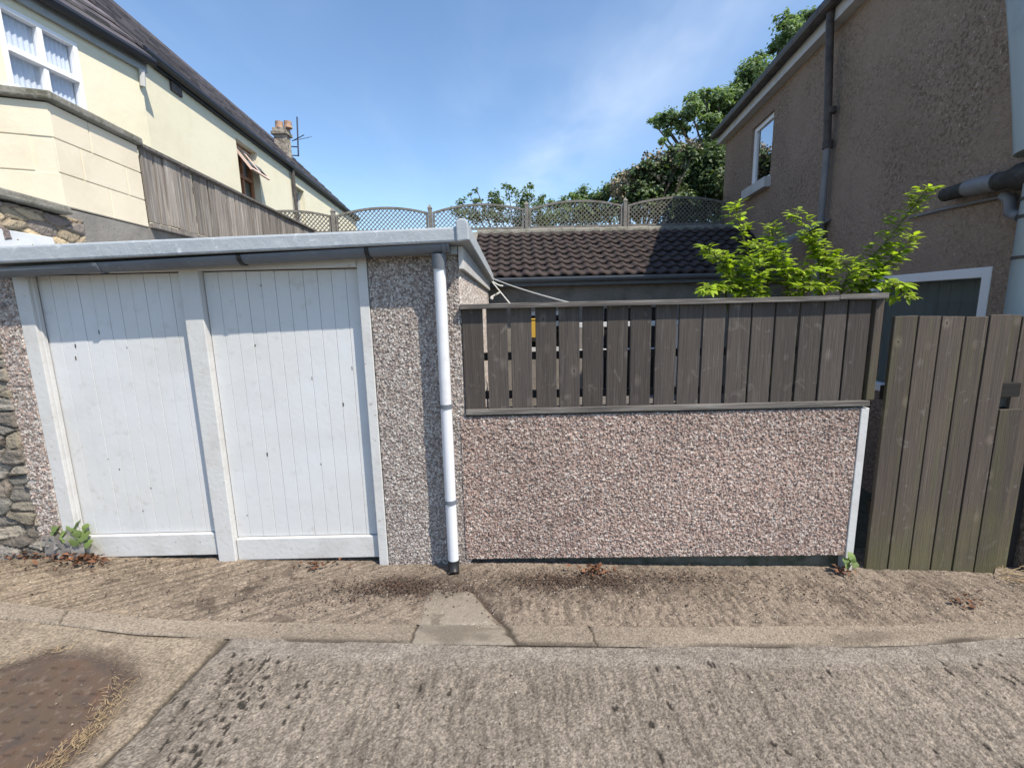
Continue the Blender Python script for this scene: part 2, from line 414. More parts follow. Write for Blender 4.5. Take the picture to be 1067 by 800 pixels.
def curtain(fr, s0, s1, z0, z1, o, n=9, amp=.03):
    k = n*10; s = np.linspace(s0, s1, k); off = o+amp*np.sin(np.linspace(0, n*2*math.pi, k)+1.5*np.sin(np.linspace(0, 7, k)))
    V = []
    for z in (z0, z1):
        for a, b in zip(s, off): V.append(fr.w(a, b, z))
    for z in (z0, z1):
        for a, b in zip(s, off): V.append(fr.w(a, b-.004, z))
    F = np.concatenate([grid_faces(k, 2), grid_faces(k, 2)[:, ::-1]+2*k])
    return np.array(V), F


def leaf_mesh(pos, nrm, size, asp=.6, fold=.18, seed=1):
    """one folded leaf per point: 4 corners, random roll"""
    g = np.random.default_rng(seed); n = len(pos)
    nrm = nrm/np.maximum(np.linalg.norm(nrm, axis=1, keepdims=True), 1e-6)
    a = g.normal(size=(n, 3)); a[:, 2] -= .4; t = a-nrm*np.sum(a*nrm, 1, keepdims=True); t /= np.maximum(np.linalg.norm(t, axis=1, keepdims=True), 1e-6)
    b = np.cross(nrm, t); sz = (size*(.6+.8*g.random(n)))[:, None]
    p0 = pos-t*sz*.5; p2 = pos+t*sz*.5; p1 = pos+b*sz*asp*.5+nrm*sz*fold-t*sz*.06; p3 = pos-b*sz*asp*.5+nrm*sz*fold-t*sz*.06
    V = np.stack([p0, p1, p2, p3], 1).reshape(-1, 3); F = np.arange(4*n).reshape(n, 4)
    return V, F


def crown(blobs, n, size, seed, clump=.22, flat=.75):
    """leaf positions gathered in sprays inside uneven blobs: (centre, radius)"""
    g = np.random.default_rng(seed); P = []; Nn = []
    tot = sum(r**2 for _, r in blobs)
    for c, r in blobs:
        k = max(6, int(n*r*r/tot)); m = max(4, k//26)
        d = g.normal(size=(m, 3)); d /= np.linalg.norm(d, axis=1, keepdims=True)
        cc = np.array(c)+d*(r*(.35+.68*g.random(m)**.6))[:, None]*np.array([1, 1, flat])
        i = g.integers(0, m, k); off = g.normal(size=(k, 3))*r*clump*np.array([1, 1, .6])
        P.append(cc[i]+off); Nn.append(d[i]*.6+np.array([0, 0, .8])+g.normal(size=(k, 3))*.5)
    return np.concatenate(P), np.concatenate(Nn)


# ================================================================== GROUND
def sheet(name, xs, ylo, yhi, ts, hfun, cfun, m, kind='structure'):
    X, T = np.meshgrid(xs, ts)
    Y = ylo(X)+(yhi(X)-ylo(X))*T
    Z = gz(X)+hfun(X, Y, T)
    V = np.stack([X, Y, Z], -1).reshape(-1, 3)
    o = mesh_np(name, V, grid_faces(len(xs), len(ts)), m, None, cfun(X, Y, T).reshape(-1, 3))
    return tag(o, kind=kind)


def curve_of(pts):
    q = np.array([onG(*p)[:2] for p in pts]); q = q[np.argsort(q[:, 0])]
    return lambda X: np.interp(X, q[:, 0], q[:, 1])


L1 = curve_of([(-60, 622), (0, 628), (61, 636), (186, 648), (293, 650), (360, 651), (440, 652), (540, 653), (700, 654.6), (920, 653), (1067, 646), (1120, 642)])
L2 = curve_of([(-60, 636), (0, 643), (64, 650), (145, 660), (229, 664), (283, 666), (360, 668), (440, 670), (700, 673), (848, 673), (958, 671), (1067, 663), (1120, 659)])
J = np.array([onG(*p)[:2] for p in [(234, 668), (196, 705), (142, 761), (118, 783), (90, 812)]])
def joint_x(Y): return np.interp(Y, J[::-1, 1], J[::-1, 0])+.006*(vn(Y*30, Y*0, 5)-.5)


MC = (-2.07, 1.50); MR = .40                 # middle and radius of the iron cover in the lane
xs_fine = np.concatenate([np.linspace(-14, -3.4, 24)[:-1], np.arange(-3.4, 3.6, .006), np.linspace(3.61, 14, 24)])


def road_parts(X, Y):
    left = X < joint_x(Y)
    dj = np.abs(X-joint_x(Y))
    gap_l2 = L2(X)-Y
    dm = np.hypot(X-MC[0], Y-MC[1])*(1+.16*(fbm(X*5, Y*5, 3)-.5))
    return left, dj, gap_l2, dm


def ridge_field(X, Y, seed, wx, wy):
    q = X+.012*(vn(X*9, Y*5, seed+3)-.5)
    a = vn(q/wx, Y/wy, seed); b = vn(q/(wx*.5), Y/(wy*.35), seed+1); c = vn(q/.012, Y/.014, seed+2)
    return .5*a+.3*b+.2*c


def dashes(X, Y, cw, ch, seed, prob, r0=.22, r1=.5):
    # short pits left by the brush: one crisp oblong per cell, kept where its random number falls below prob
    d1, d2, cu, cv = voro(X/cw+.6*(vn(X/cw*.7, Y/ch*.7, seed+9)-.5), Y/ch, seed, .9)
    r = r0+(r1-r0)*hsh(cu, cv, seed+3); keep = hsh(cu, cv, seed+4) < prob
    return sst(r, r*.65, d1)*keep


def road_pits(X, Y):
    left, dj, g2, dm = road_parts(X, Y)
    q = X-.04*(vn(X*0, Y*3, 91)-.5)+.014*(vn(X*70, Y*45, 92)-.5); Y0 = Y; Y = Y+.03*(vn(X*60, Y*40, 94)-.5)
    edge = np.exp(-((dj-.27)/.12)**2)*(.4+1.1*fbm(X*5, Y*3, 95))
    pr = np.where(left, .015, np.clip(.022+.9*edge+.25*sst(.55, .75, fbm(X*3, Y*3, 93)), 0, .9))*sst(.08, .14, g2)
    big = dashes(q, Y, .027, .062, 301, pr, .2, .42)
    small = dashes(q+.01, Y, .0115, .026, 321, np.where(left, .12, .5)*sst(.08, .14, g2))
    return big, small


def road_h(X, Y, T):
    left, dj, g2, dm = road_parts(X, Y)
    rough = np.where(left, .3, 1.)*sst(.09, .16, g2+.02*(vn(X*14, Y*0, 8)-.5))*(.35+.65*sst(.03, .12, dj))
    big, small = road_pits(X, Y)
    h = .0115*rough*(ridge_field(X, Y, 21, .019, .16)-.5)-.004*big-.0025*small
    h = h+.004*(hsh(np.floor(X/.0055), np.floor(Y/.006), 52)-.5)*rough+.002*(fbm(X*60, Y*60, 9, 3)-.5)+.012*(fbm(X*1.5, Y*1.5, 12, 3)-.5)
    h = h-.014*np.exp(-(dj/(.006+.012*vn(Y*7, X*0, 6)))**2)*sst(.1, .0, Y-2.0)
    h = h-.005*np.exp(-((g2-.002)/.008)**2)*sst(.35, .6, vn(X*4, X*0, 61))
    h = h-.016*sst(MR+.005, MR-.03, dm)
    return h-.004


def road_c(X, Y, T):
    left, dj, g2, dm = road_parts(X, Y)
    tone = .80+.4*fbm(X*2.3, Y*2.3, 50)
    fine = .56+.88*hsh(np.floor(X/.0055), np.floor(Y/.006), 51)
    fine = fine*(.86+.28*vn(X/.03, Y/.03, 58))
    rr = ridge_field(X, Y, 21, .019, .16)
    rough = sst(.09, .16, g2)
    c = np.where(left[..., None], np.array([.262, .215, .165]), np.array([.228, .196, .165]))
    c = c*(tone*fine*(1-.30*rough*sst(.50, .30, rr)*np.where(left, .4, 1)))[..., None]
    band = (~left)*sst(.16, .09, g2)
    c = c*(1-band[..., None])+np.array([.225, .198, .172])*(band*(.85+.3*vn(X*20, Y*40, 3))*fine)[..., None]
    big, small = road_pits(X, Y)
    k = np.clip(1.1*big+.36*small*(1-big), 0, .93)[..., None]
    c = c*(1-k)+np.array([.026, .023, .020])*k
    pale = sst(.90, .96, vn(X/.010, Y/.012, 77))*.5
    c = c*(1-pale[..., None])+np.array([.42, .38, .33])*pale[..., None]
    jt = np.exp(-(dj/(.005+.024*vn(Y*6, X*0, 6)**2))**2)
    lip = .8*np.exp(-((g2-.002)/.007)**2)*sst(.3, .55, vn(X*4, X*0, 61))
    k = np.maximum(jt, lip)[..., None]*.85
    c = c*(1-k)+np.array([.045, .038, .028])*k
    dirt = sst(MR+.12, MR+.0, dm+.10*(fbm(X*9, Y*9, 71)-.5))[..., None]
    return c*(1-dirt)+np.array([.085, .062, .050])*(.7+.6*fine[..., None])*dirt*.8


ts_road = np.concatenate([np.linspace(0, .62, 10)[:-1], np.linspace(.62, 1, 185)])
sheet('road', xs_fine, lambda X: X*0+.05, lambda X: L2(X)+.0, ts_road, road_h, road_c, M['road'])


KX = [(onG(428, 668)[0], onG(436, 651)[0], .006), (onG(540, 671)[0], onG(525, 652)[0], .022), (onG(622, 672)[0], onG(612, 652)[0], .005), (onG(60, 650)[0], onG(70, 637)[0], .004)]
def kerb_crack(X, Y, T): return np.clip(sum(np.exp(-((X-(a+(b-a)*T)-.016*(vn(Y*25, Y*0+i, 7)-.5))/(w_*(.5+vn(Y*40, Y*0+i, 12))))**2) for i, (a, b, w_) in enumerate(KX)), 0, 1)


def kerb_h(X, Y, T):
    e = sst(0, .06, T)*sst(1, .95, T)
    crack = kerb_crack(X, Y, T)
    return .000+.010*e+.004*(fbm(X*4, Y*9, 3)-.5)+.0022*(fbm(X*50, Y*50, 5)-.5)-.012*crack*e-.003


def kerb_c(X, Y, T):
    fine = .66+.68*hsh(np.floor(X/.006), np.floor(Y/.006), 151)
    c = np.array([.255, .212, .170])*((.78+.44*fbm(X*2.0, Y*6, 150))*fine)[..., None]
    pt = (sst(-.01, .01, X-(KX[0][0]+(KX[0][1]-KX[0][0])*T))*sst(-.01, .01, KX[1][0]+(KX[1][1]-KX[1][0])*T-X))[..., None]
    c = c*(1-pt)+np.array([.235, .205, .168])*.93*(.85+.3*fine[..., None])*pt
    crack = kerb_crack(X, Y, T)
    low = (1-pt[..., 0])* (sst(.16, .0, T)*sst(.35, .6, vn(X*3, X*0, 155))+sst(.9, 1, T)*.35*vn(X*9, X*0, 158))
    st = sst(.58, .72, fbm(X*3+5, Y*9, 156))*.4
    k = np.clip(crack+.8*low+st, 0, .9)[..., None]
    return c*(1-k)+np.array([.06, .048, .038])*k


sheet('kerb', xs_fine, lambda X: L2(X)-.004, lambda X: L1(X)+.012, np.linspace(0, 1, 36), kerb_h, kerb_c, M['road'])
QA, QB, QC, QD = onG(436, 651), onG(447, 619), onG(516, 652), onG(497, 619)
CA, CB = onG(526, 652), onG(488, 610)
def lx(p, q, Y): return p[0]+(q[0]-p[0])*(Y-p[1])/(q[1]-p[1])


def pav_fields(X, Y):
    V = Y-L1(X)
    wob = .02*(vn(X*18, Y*18, 19)-.5)
    patch = sst(-.012, .012, X-lx(QA, QB, Y)+wob)*sst(-.012, .012, lx(QC, QD, Y)-X+wob)*sst(.0, .03, QB[1]+.04-Y+wob)
    a = R_(38); q = X*math.cos(a)+Y*math.sin(a); w = -X*math.sin(a)+Y*math.cos(a)
    gl = .5*vn(w/.022, q/.25, 201)+.3*vn(w/.011, q/.1, 202)+.2*vn(X/.012, Y/.012, 203)      # slanting grooves, left
    gr = ridge_field(X, Y, 205, .022, .10)                                                   # grooves towards the wall, right
    wgt = sst(-.35, -.05, X)
    gg = gl*(1-wgt)+gr*wgt
    crk = np.exp(-((X-lx(CA, CB, Y)+wob)/(.008+.020*vn(V*14, X*0, 9)))**2)*sst(CB[1]+.03, CB[1]-.03, Y)
    return V, patch, gg, crk


def pav_dip(X, V): return -.030*sst(.1, .6, V)*sst(.6, -1.2, X)


def pav_h(X, Y, T):
    V, patch, gg, crk = pav_fields(X, Y)
    h = .0105*(gg-.5)*(1-patch)*sst(0, .05, V)*sst(.78, .5, V)+.0035*(fbm(X*45, Y*45, 211, 3)-.5)+.010*(fbm(X*2.2, Y*2.2, 214, 3)-.5)
    h = h-.013*crk+.006*patch*sst(.0, .02, V)-.022*np.exp(-((X-1.0)/1.1)**2)*sst(.2, .7, V)
    return h+pav_dip(X, V)-.004*sst(.1, .6, V)+.003


def pav_c(X, Y, T):
    V, patch, gg, crk = pav_fields(X, Y)
    fine = .56+.88*hsh(np.floor(X/.006), np.floor(Y/.006), 221); fine = fine*(.84+.32*vn(X/.028, Y/.024, 222))
    warm = sst(-1, -2.8, X)[..., None]
    c = np.array([.222, .180, .144])*(1-warm)+np.array([.262, .207, .153])*warm
    c = c*((.76+.48*fbm(X*2.6, Y*3.2, 223))*fine*(1-.38*sst(.52, .30, gg)*(1-patch)))[..., None]
    c = c*(1-patch[..., None])+np.array([.235, .205, .168])*(patch*(.85+.3*fine))[..., None]*.95
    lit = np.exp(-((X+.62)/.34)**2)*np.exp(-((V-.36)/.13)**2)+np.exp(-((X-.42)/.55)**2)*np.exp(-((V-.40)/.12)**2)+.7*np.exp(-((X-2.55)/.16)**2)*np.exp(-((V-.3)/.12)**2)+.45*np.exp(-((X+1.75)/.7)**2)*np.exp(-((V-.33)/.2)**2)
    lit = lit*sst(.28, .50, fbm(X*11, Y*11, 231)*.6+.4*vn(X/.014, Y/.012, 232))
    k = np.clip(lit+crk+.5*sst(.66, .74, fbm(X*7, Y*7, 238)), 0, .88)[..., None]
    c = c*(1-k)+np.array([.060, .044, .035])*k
    moss = (sst(.55, .74, V)*sst(.2, .8, X)*.5*vn(X*6, Y*6, 240))[..., None]
    c = c*(1-moss)+np.array([.13, .125, .075])*moss
    pale = (sst(.86, .94, vn(X/.009, Y/.009, 241))*.55)[..., None]
    return c*(1-pale)+np.array([.46, .40, .34])*pale


sheet('pavement', xs_fine, lambda X: L1(X)+.002, lambda X: X*0+3.05, np.linspace(0, 1, 165), pav_h, pav_c, M['road'])
gx = np.array([-300, -60, -14, -6, 0, 6, 14, 60, 300.]); gy = np.array([-300, -60, -10, 0, 3, 8, 20, 60, 300.])
GX, GY = np.meshgrid(gx, gy)
tag(mesh_np('ground', np.stack([GX, GY, gz(GX)-.06], -1).reshape(-1, 3), grid_faces(9, 9), M['soil'], smooth=False), kind='structure')

# ================================================================== GARAGE
FF = Fr((0, D), (1, 0), (0, -1))             # the street front: s is X, o stands out towards the lane
XL, XR = -2.926, -.299                       # the pebble-dashed front reaches from here to the corner
XJ0, XJ1, XP0, XP1, XK0, XK1 = -2.926, -2.837, -1.95, -1.837, -.894, -.834
gar = thing('garage', 'white boarded double-door garage with grey flat roof and pebble-dashed pier', 'garage', (-1.6, D, 0))
ZD = 1.902
PAL_GREY = [(.42, .375, .345), (.36, .305, .275), (.50, .46, .43), (.26, .21, .19), (.19, .16, .15), (.32, .26, .235), (.54, .505, .475), (.39, .325, .29)]
PAL_PINK = [(.46, .355, .305), (.40, .285, .245), (.51, .43, .385), (.33, .225, .19), (.22, .16, .14), (.44, .32, .27), (.56, .49, .445), (.37, .255, .215), (.43, .32, .275), (.17, .13, .115)]
PAL_SIDE = [(.62, .57, .53), (.52, .46, .43), (.68, .65, .62), (.45, .37, .33), (.36, .30, .28)]
PIER = Fr((0, D), (1, 0), (0, -1))
dash_panel('wall', PIER, XK1, XR, (gz(XK1)-.05, gz(XR)-.04), (2.04, 2.06), .0098, .0085, PAL_GREY, (.085, .07, .065), gar, M['dash'], .0033, thick=.16, seed=3)
LST = Fr((0, D), (1, 0), (0, -1))
dash_panel('wall', LST, XL-.16, XJ0, (gz(-3)-.06, gz(-3)-.06), (2.0, 2.0), .0125, .010, PAL_GREY+PAL_PINK[:3], (.10, .08, .07), gar, M['dash'], .0042, thick=.16, seed=4)
SIDE = Fr((XR, D), (0, 1), (1, 0))           # the flank that faces the garden
YB = 6.25
dash_panel('side_wall', SIDE, .002, YB-D, (.0, .0), (2.02, 2.02), .014, .010, PAL_SIDE, (.20, .17, .155), gar, M['dash'], .0065, thick=.15, seed=5)
MB().box(-3.0, XR-.16, YB-.1, YB, .0, 2.02).build('rear_wall', M['yard_wall'], gar)
MB().ob(FF, XJ0+.002, XJ1, -.12, .006, gz(XJ0)-.06, ZD+.05).ob(FF, XJ1-.016, XJ1+.012, -.04, -.012, .10, ZD).build('door_jamb', M['white_worn'], gar, .004)
MB().ob(FF, XK0, XK1-.002, -.12, .012, gz(XK0)-.06, ZD+.05).build('door_jamb', M['white_worn'], gar, .004)
MB().ob(FF, XP0, XP1, -.12, -.002, gz(XP0)-.05, ZD+.01).build('middle_post', M['white_worn'], gar, .005)
MB().ob(FF, XJ1, XK0, -.12, .02, ZD, 2.03).build('lintel', M['white_worn'], gar, .003)
for xa, xb in ((XJ1+.004, XP0-.004), (XP1+.004, XK0-.004)):
    nb = 11; zb = gz((xa+xb)/2)+.135; w = (xb-xa)/nb
    b = MB()
    for i in range(nb):
        jit = random.uniform(-.0012, .0012)
        b.ob(FF, xa+i*w+.0008, xa+(i+1)*w-.0008, -.075, -.046+jit, zb+.004, ZD-.006)
    b.ob(FF, xa, xb, -.10, -.058, zb+.004, ZD-.006)
    nd = len(b.f)
    for i in range(8):                       # chipped paint and old nail holes
        s = random.uniform(xa+.06, xb-.06); z = random.choice([random.uniform(1.2, 1.85), random.uniform(.25, 1.2)])
        k = round((s-xa)/w); s = s if random.random() < .4 else xa+k*w+random.uniform(-.006, .006)
        l = random.choice([.004, .006, .012]); q = random.uniform(.002, .004)
        b.ob(FF, s-q, s+q, -.047, -.0435, z-l, z+l)
    dr = b.build('garage_door', M['white'], gar, .0065)
    dr.data.materials.append(M['dark_pipe'])
    for p_ in dr.data.polygons[nd:]: p_.material_index = 1
    MB().ob(FF, xa, xb, -.09, -.022, gz((xa+xb)/2)-.016, zb).build('bottom_rail', M['white_worn'], dr, .006)
MB().box(-2.9, -.5, D+.5, D+.52, 0, 1.95).build('inner_screen', M['dark_room'], gar)
# roof: felted slab with a turned-down front, a rolled verge on the right, gutter and pipe
RO = .165
f0 = atY(4, 257, D-RO); f1 = atY(474, 236, D-RO); zl, zr = f0[2], f1[2]
xr = XR+.05
r = MB()
r.hexa([(-2.99, D-RO, zl-.092), (xr, D-RO, zr-.080), (xr, YB+.05, zr-.12), (-2.99, YB+.05, zl-.12), (-2.99, D-RO, zl), (xr, D-RO, zr), (xr, YB+.05, zr-.02), (-2.99, YB+.05, zl-.02)])
r.build('roof', M['felt'], gar, .012)
MB().ob(FF, -2.97, XR-.0, -.0, .05, ZD+.055, 2.0, zl-.098, zr-.086).build('fascia', M['soffit'], gar, .003)
v = MB()
va = [(xr-.035, zr-.082), (xr+.035, zr-.075), (xr+.03, zr+.018), (xr+.016, zr+.038), (xr-.016, zr+.040), (xr-.038, zr+.026)]
k0 = len(v.v)
for yy, dz in ((D-RO-.015, 0), (YB+.06, -.02)): v.v += [(x, yy, z+dz) for x, z in va]
n = len(va)
for i in range(n): v.f.append((i, (i+1) % n, n+(i+1) % n, n+i))
v.f.append(tuple(range(n))[::-1]); v.f.append(tuple(n+i for i in range(n)))
v.build('verge', M['felt'], gar, .008)
MB().box(XR+.004, XR+.032, D-.03, YB+.02, zr-.215, zr-.085).build('bargeboard', M['white_worn'], gar, .003)
# gutter: half-round channel
gl = MB(); GO = .098; GR = .049
def gut(x0, x1, za, zb_, y, rad, mb, n=9, th=.005):
    k = len(mb.v)
    for x, z in ((x0, za), (x1, zb_)):
        for rr in (rad, rad-th):
            for j in range(n+1):
                a = math.pi+math.pi*j/n
                mb.v.append((x, y+rr*math.cos(a), z+rr*math.sin(a)))
    m = n+1
    for j in range(n):
        mb.f.append((k+j, k+j+1, k+2*m+j+1, k+2*m+j)); mb.f.append((k+m+j+1, k+m+j, k+3*m+j, k+3*m+j+1))
        mb.f.append((k+j+1, k+j, k+m+j, k+m+j+1)); mb.f.append((k+2*m+j, k+2*m+j+1, k+3*m+j+1, k+3*m+j))
    for j in (0, n): mb.f.append((k+j, k+m+j, k+3*m+j, k+2*m+j))
zgl, zgr = zl-.092-.022, zr-.080-.004
gut(-2.93, XR-.035, zgl, zgr, D-GO, GR, gl)
go = gl.build('gutter', M['gutter'], gar, smooth=False)
def zg(x): return zgl+(zgr-zgl)*(x+2.93)/(XR-.035+2.93)
for x in (-2.3, -1.50, -.79, -.36):
    b = MB(); gut(x-.011, x+.011, zg(x), zg(x), D-GO, GR+.006, b, th=.012)
    b.build('gutter_bracket', M['black'] if x in (-1.50, -.79) else M['gutter'], go)
b = MB(); gut(XR-.047, XR-.032, zg(XR), zg(XR), D-GO, GR+.004, b, th=.055); b.build('stop_end', M['gutter'], go)
pxs = [atY(457.5, 268, D-.095), atY(463, 418, D-.06), atY(466.5, 522, D-.06), atY(469, 584, D-.06)]
pt = pxs[0]; pb = pxs[3]
px0 = pt[0]-.005
px0 += .003
dpo = MB().tube([(px0, D-.085, zg(px0)-.10), (px0, D-.085, .04)], .034, 20).build('downpipe', M['pipe_white'], gar, smooth=True)
MB().tube([(px0, D-GO, zg(px0)-.045), (px0, D-.086, zg(px0)-.125)], [.040, .041], 18).build('pipe_collar', M['gutter'], dpo, smooth=True)
for z in (1.075, .47):
    MB().tube([(px0, D-.085, z-.012), (px0, D-.085, z+.012)], .0395, 20).box(px0-.011, px0+.011, D-.05, D, z-.01, z+.01).build('pipe_clip', M['gutter'], dpo)
MB().tube([(px0, D-.085, .075), (px0, D-.09, .028), (px0+.006, D-.125, .0)], [.037, .036, .033], 16).build('pipe_shoe', M['black'], dpo, smooth=True)
# bright flashing at the left end of the roof, turned up against the boundary wall
fl = MB()
fl.hexa([(-2.99, D-.10, zl-.02), (-2.962, D-.10, zl-.02), (-2.962, D+.36, zl+.0), (-2.99, D+.36, zl), (-2.99, D-.10, zl+.135), (-2.962, D-.10, zl+.13), (-2.962, D+.33, zl+.125), (-2.99, D+.33, zl+.125)])
fl.build('flashing', M['felt_white'], gar, .004)

# ================================================================== LOW WALL WITH FENCE
XW1 = 2.215
low = thing('garden_wall', 'low pink pebble-dashed wall with a white end strip under the boarded fence', 'wall', (1, D, 0))
ZT = .985
def wtone(S, Z): return .76+.44*fbm(S*1.5, Z*1.8, 301)
dash_panel('wall', Fr((0, D-.004), (1, 0), (0, -1)), XR-.03, XW1-.06, (.030, -.004), (ZT, ZT), .0105, .0100, PAL_PINK, (.085, .062, .053), low, M['dash'], .0036, thick=.10, seed=6, tone=wtone)
MB().ob(FF, XR+.01, XW1-.03, -.12, -.045, -.25, .05).build('plinth', M['plinth'], low, .006)
MB().ob(FF, XW1-.058, XW1-.008, -.10, .016, gz(XW1)-.0, ZT+.0).build('end_strip', M['white_worn'], low, .004)
MB().ob(FF, XR+.003, XW1-.03, -.10, -.012, ZT, ZT+.012).build('wall_top', M['plinth'], low)

fen = thing('boarded_fence', 'dark weathered board fence with gaps standing on the low pink wall', 'fence', (1, D, ZT))
b = MB(); nb = 17; x0, x1 = -.288, 2.172; pit = (x1-x0)/nb
for i in range(nb):
    gap = .020 if i < 9 else .013
    a = x0+i*pit+random.uniform(-.003, .003); t = random.uniform(-.003, .003)
    b.hexa([FF.w(a, .006, ZT+.045), FF.w(a+pit-gap, .006, ZT+.045), FF.w(a+pit-gap, -.014, ZT+.045), FF.w(a, -.014, ZT+.045),
            FF.w(a+t, .006, 1.65), FF.w(a+t+pit-gap, .006, 1.65), FF.w(a+t+pit-gap, -.014, 1.65), FF.w(a+t, -.014, 1.65)])
b.build('board_panel', M['wood'], fen, .003)
MB().ob(FF, x0-.008, 1.935, -.05, .046, 1.642, 1.672).build('cap_rail', M['wood_rail'], fen, .003)
MB().ob(FF, 1.937, 2.225, -.05, .046, 1.648, 1.677, 1.678, 1.682).build('cap_rail', M['wood_rail'], fen, .003)
MB().ob(FF, x0+.0, 2.20, -.05, .024, ZT+.013, ZT+.048).build('bottom_rail', M['wood_rail'], fen, .004)
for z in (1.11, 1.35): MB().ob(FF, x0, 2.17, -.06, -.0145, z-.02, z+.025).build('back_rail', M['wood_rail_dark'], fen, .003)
MB().ob(FF, 2.176, 2.226, -.06, .018, ZT+.05, 1.646).build('fence_post', M['gate'], fen, .004)

# ================================================================== GATE
gate = thing('garden_gate', 'tall brown boarded gate with greenish foot beside the low wall', 'gate', (2.7, D+.03, -.1))
FG = Fr((0, D+.03), (1, 0), (0, -1))
gb = [FG.px(x, 430)[0] for x in (919, 943.5, 967, 991, 1015, 1039)]
b = MB()
for i in range(5):
    za = 1.535+random.uniform(-.006, .006)
    b.ob(FG, gb[i]+.004, gb[i+1]-.006, -.012, .010+random.uniform(-.002, .002), (gz(gb[i])-.05, gz(gb[i+1])-.05), za, za, za+random.uniform(-.004, .004))
b.ob(FG, gb[5]+.004, gb[5]+.145, -.012, .011, gz(gb[5])-.05, .945)
b.build('board_panel', M['gate'], gate, .003)
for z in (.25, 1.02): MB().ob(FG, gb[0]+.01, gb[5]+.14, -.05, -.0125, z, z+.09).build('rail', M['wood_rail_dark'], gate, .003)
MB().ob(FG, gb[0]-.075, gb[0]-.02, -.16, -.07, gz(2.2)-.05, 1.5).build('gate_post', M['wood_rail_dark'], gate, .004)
sidef = thing('board_screen', 'short upright boards closing the gap between the gate and the brown house', 'fence', (3.2, D+.1, -.1))
b = MB()
b.ob(FG, gb[5]-.02, gb[5]+.12, -.075, -.055, 1.0, 1.53).ob(FG, gb[5]+.13, gb[5]+.29, -.075, -.055, gz(3.2)-.05, 1.52)
b.build('board_panel', M['gate'], sidef, .003)
MB().ob(FG, gb[5]-.0, gb[5]+.36, -.13, -.078, gz(3.3)-.05, .93).build('back_board', M['wood_rail_dark'], sidef)

# ================================================================== LEFT BOUNDARY: stone wall, block pier, boarded fence
sw = thing('stone_wall', 'rubble stone boundary wall with mossy coping beside the garage', 'wall', (-3.3, D, 0))
PAL_ST = [(.25, .22, .18), (.20, .17, .14), (.29, .255, .21), (.16, .14, .12), (.22, .20, .175), (.25, .215, .165), (.18, .17, .15)]
dash_panel('wall', Fr((0, D+.015), (1, 0), (0, -1)), -4.4, XL-.135, (.06, .06), (2.30, 2.30), .085, .045, PAL_ST, (.05, .042, .034), sw, M['stone'], .008, thick=.3, asp=2.1, seed=17, pw=.28, gapw=.16)
LB = Fr((-3.02, 3.28), (-.084, 1), (1, .084))   # the boundary runs back and slightly left; o looks at the garden
PAL_S2 = [(.34, .28, .20), (.44, .35, .23), (.22, .19, .17), (.18, .15, .14)]
dash_panel('wall', LB, -.50, .10, (zl-.1, zl-.1), (2.33, 2.325), .07, .03, PAL_S2, (.16, .13, .10), sw, M['stone'], .007, thick=.3, asp=2.4, seed=23, pw=.3, gapw=.2)
cp = MB(); 
cp.hexa([LB.w(-.62, .06, 2.345), LB.w(-.04, .075, 2.33), LB.w(.0, -.4, 2.34), LB.w(-.62, -.4, 2.345), LB.w(-.62, .06, 2.40), LB.w(-.05, .07, 2.385), LB.w(.0, -.4, 2.40), LB.w(-.62, -.4, 2.40)])
cp.build('coping', M['concrete'], sw, .012)
MB().ob(LB, .0, 5.3, -.30, .004, 0, 2.36, 2.385, 2.41).build('rendered_wall', M['render'], sw, .01)

pier = thing('block_pier', 'cream painted concrete block pier with grey coping above the garage roof', 'pier', (-3.3, 3.6, 2.39))
b = MB(); ch = (3.045-2.39)/3
S0, S1 = -.02, .80
for i in range(3):
    z0 = 2.39+i*ch; cut = [S0, S0+.43, S1] if i != 1 else [S0, S0+.21, S0+.64, S1]
    if i == 2: cut = [S0, S0+.32, S1]
    for a, c in zip(cut, cut[1:]):
        b.ob(LB, a+.0035, c-.0035, -.62, .012, z0+.004, z0+ch-.003)
b.ob(LB, S0+.01, S1-.01, -.61, .004, 2.392, 3.04)
b.build('wall', M['cream'], pier, .004)
FP = Fr(LB.P+LB.d*S0+LB.n*.012, (.93, .37), (.37, -.93))      # the face turned towards the lane
b = MB()
for i in range(3):
    z0 = 2.39+i*ch
    for k in range(4):
        a = -.44*(k+1)-(.12 if i % 2 else -.08); c = a+.44
        b.ob(FP, a+.0035, min(c, 0)-.0035, -.1, .0, z0+.004, z0+ch-.003)
b.ob(FP, -1.7, -.004, -.12, -.006, 2.392, 3.04)
b.build('front_face', M['cream'], pier, .004)
c = MB().ob(LB, S0-.02, S1+.015, -.6, .055, 3.05, 3.105)
c.ob(FP, -1.7, .04, -.3, .04, 3.051, 3.106)
c.build('coping', M['concrete'], pier, .012)

bf = thing('garden_fence', 'silvered board fence running back along the cream house side', 'fence', (-3.2, 6, 2.4))
b = MB(); s = S1+.03; i = 0
while s < 5.1:
    w_ = random.uniform(.095, .135); g_ = random.choice([.008, .014, .022, .036])
    za = 3.03+random.uniform(-.01, .01)
    b.ob(LB, s, s+w_, -.012+random.choice([0, .005]), .012+random.choice([0, .006]), 2.44+random.uniform(0, .015), za); s += w_+g_
b.build('board_panel', M['wood_pale'], bf, .002)
MB().ob(LB, S1+.02, 5.12, -.05, .05, 3.038, 3.066).build('top_rail', M['wood_rail'], bf, .003)
MB().ob(LB, S1+.02, 5.12, -.05, .05, 2.39, 2.43).build('bottom_rail', M['wood_pale'], bf, .003)
for z in (2.58, 2.86): MB().ob(LB, S1+.04, 5.1, -.06, -.014, z, z+.05).build('back_rail', M['wood_rail_dark'], bf)
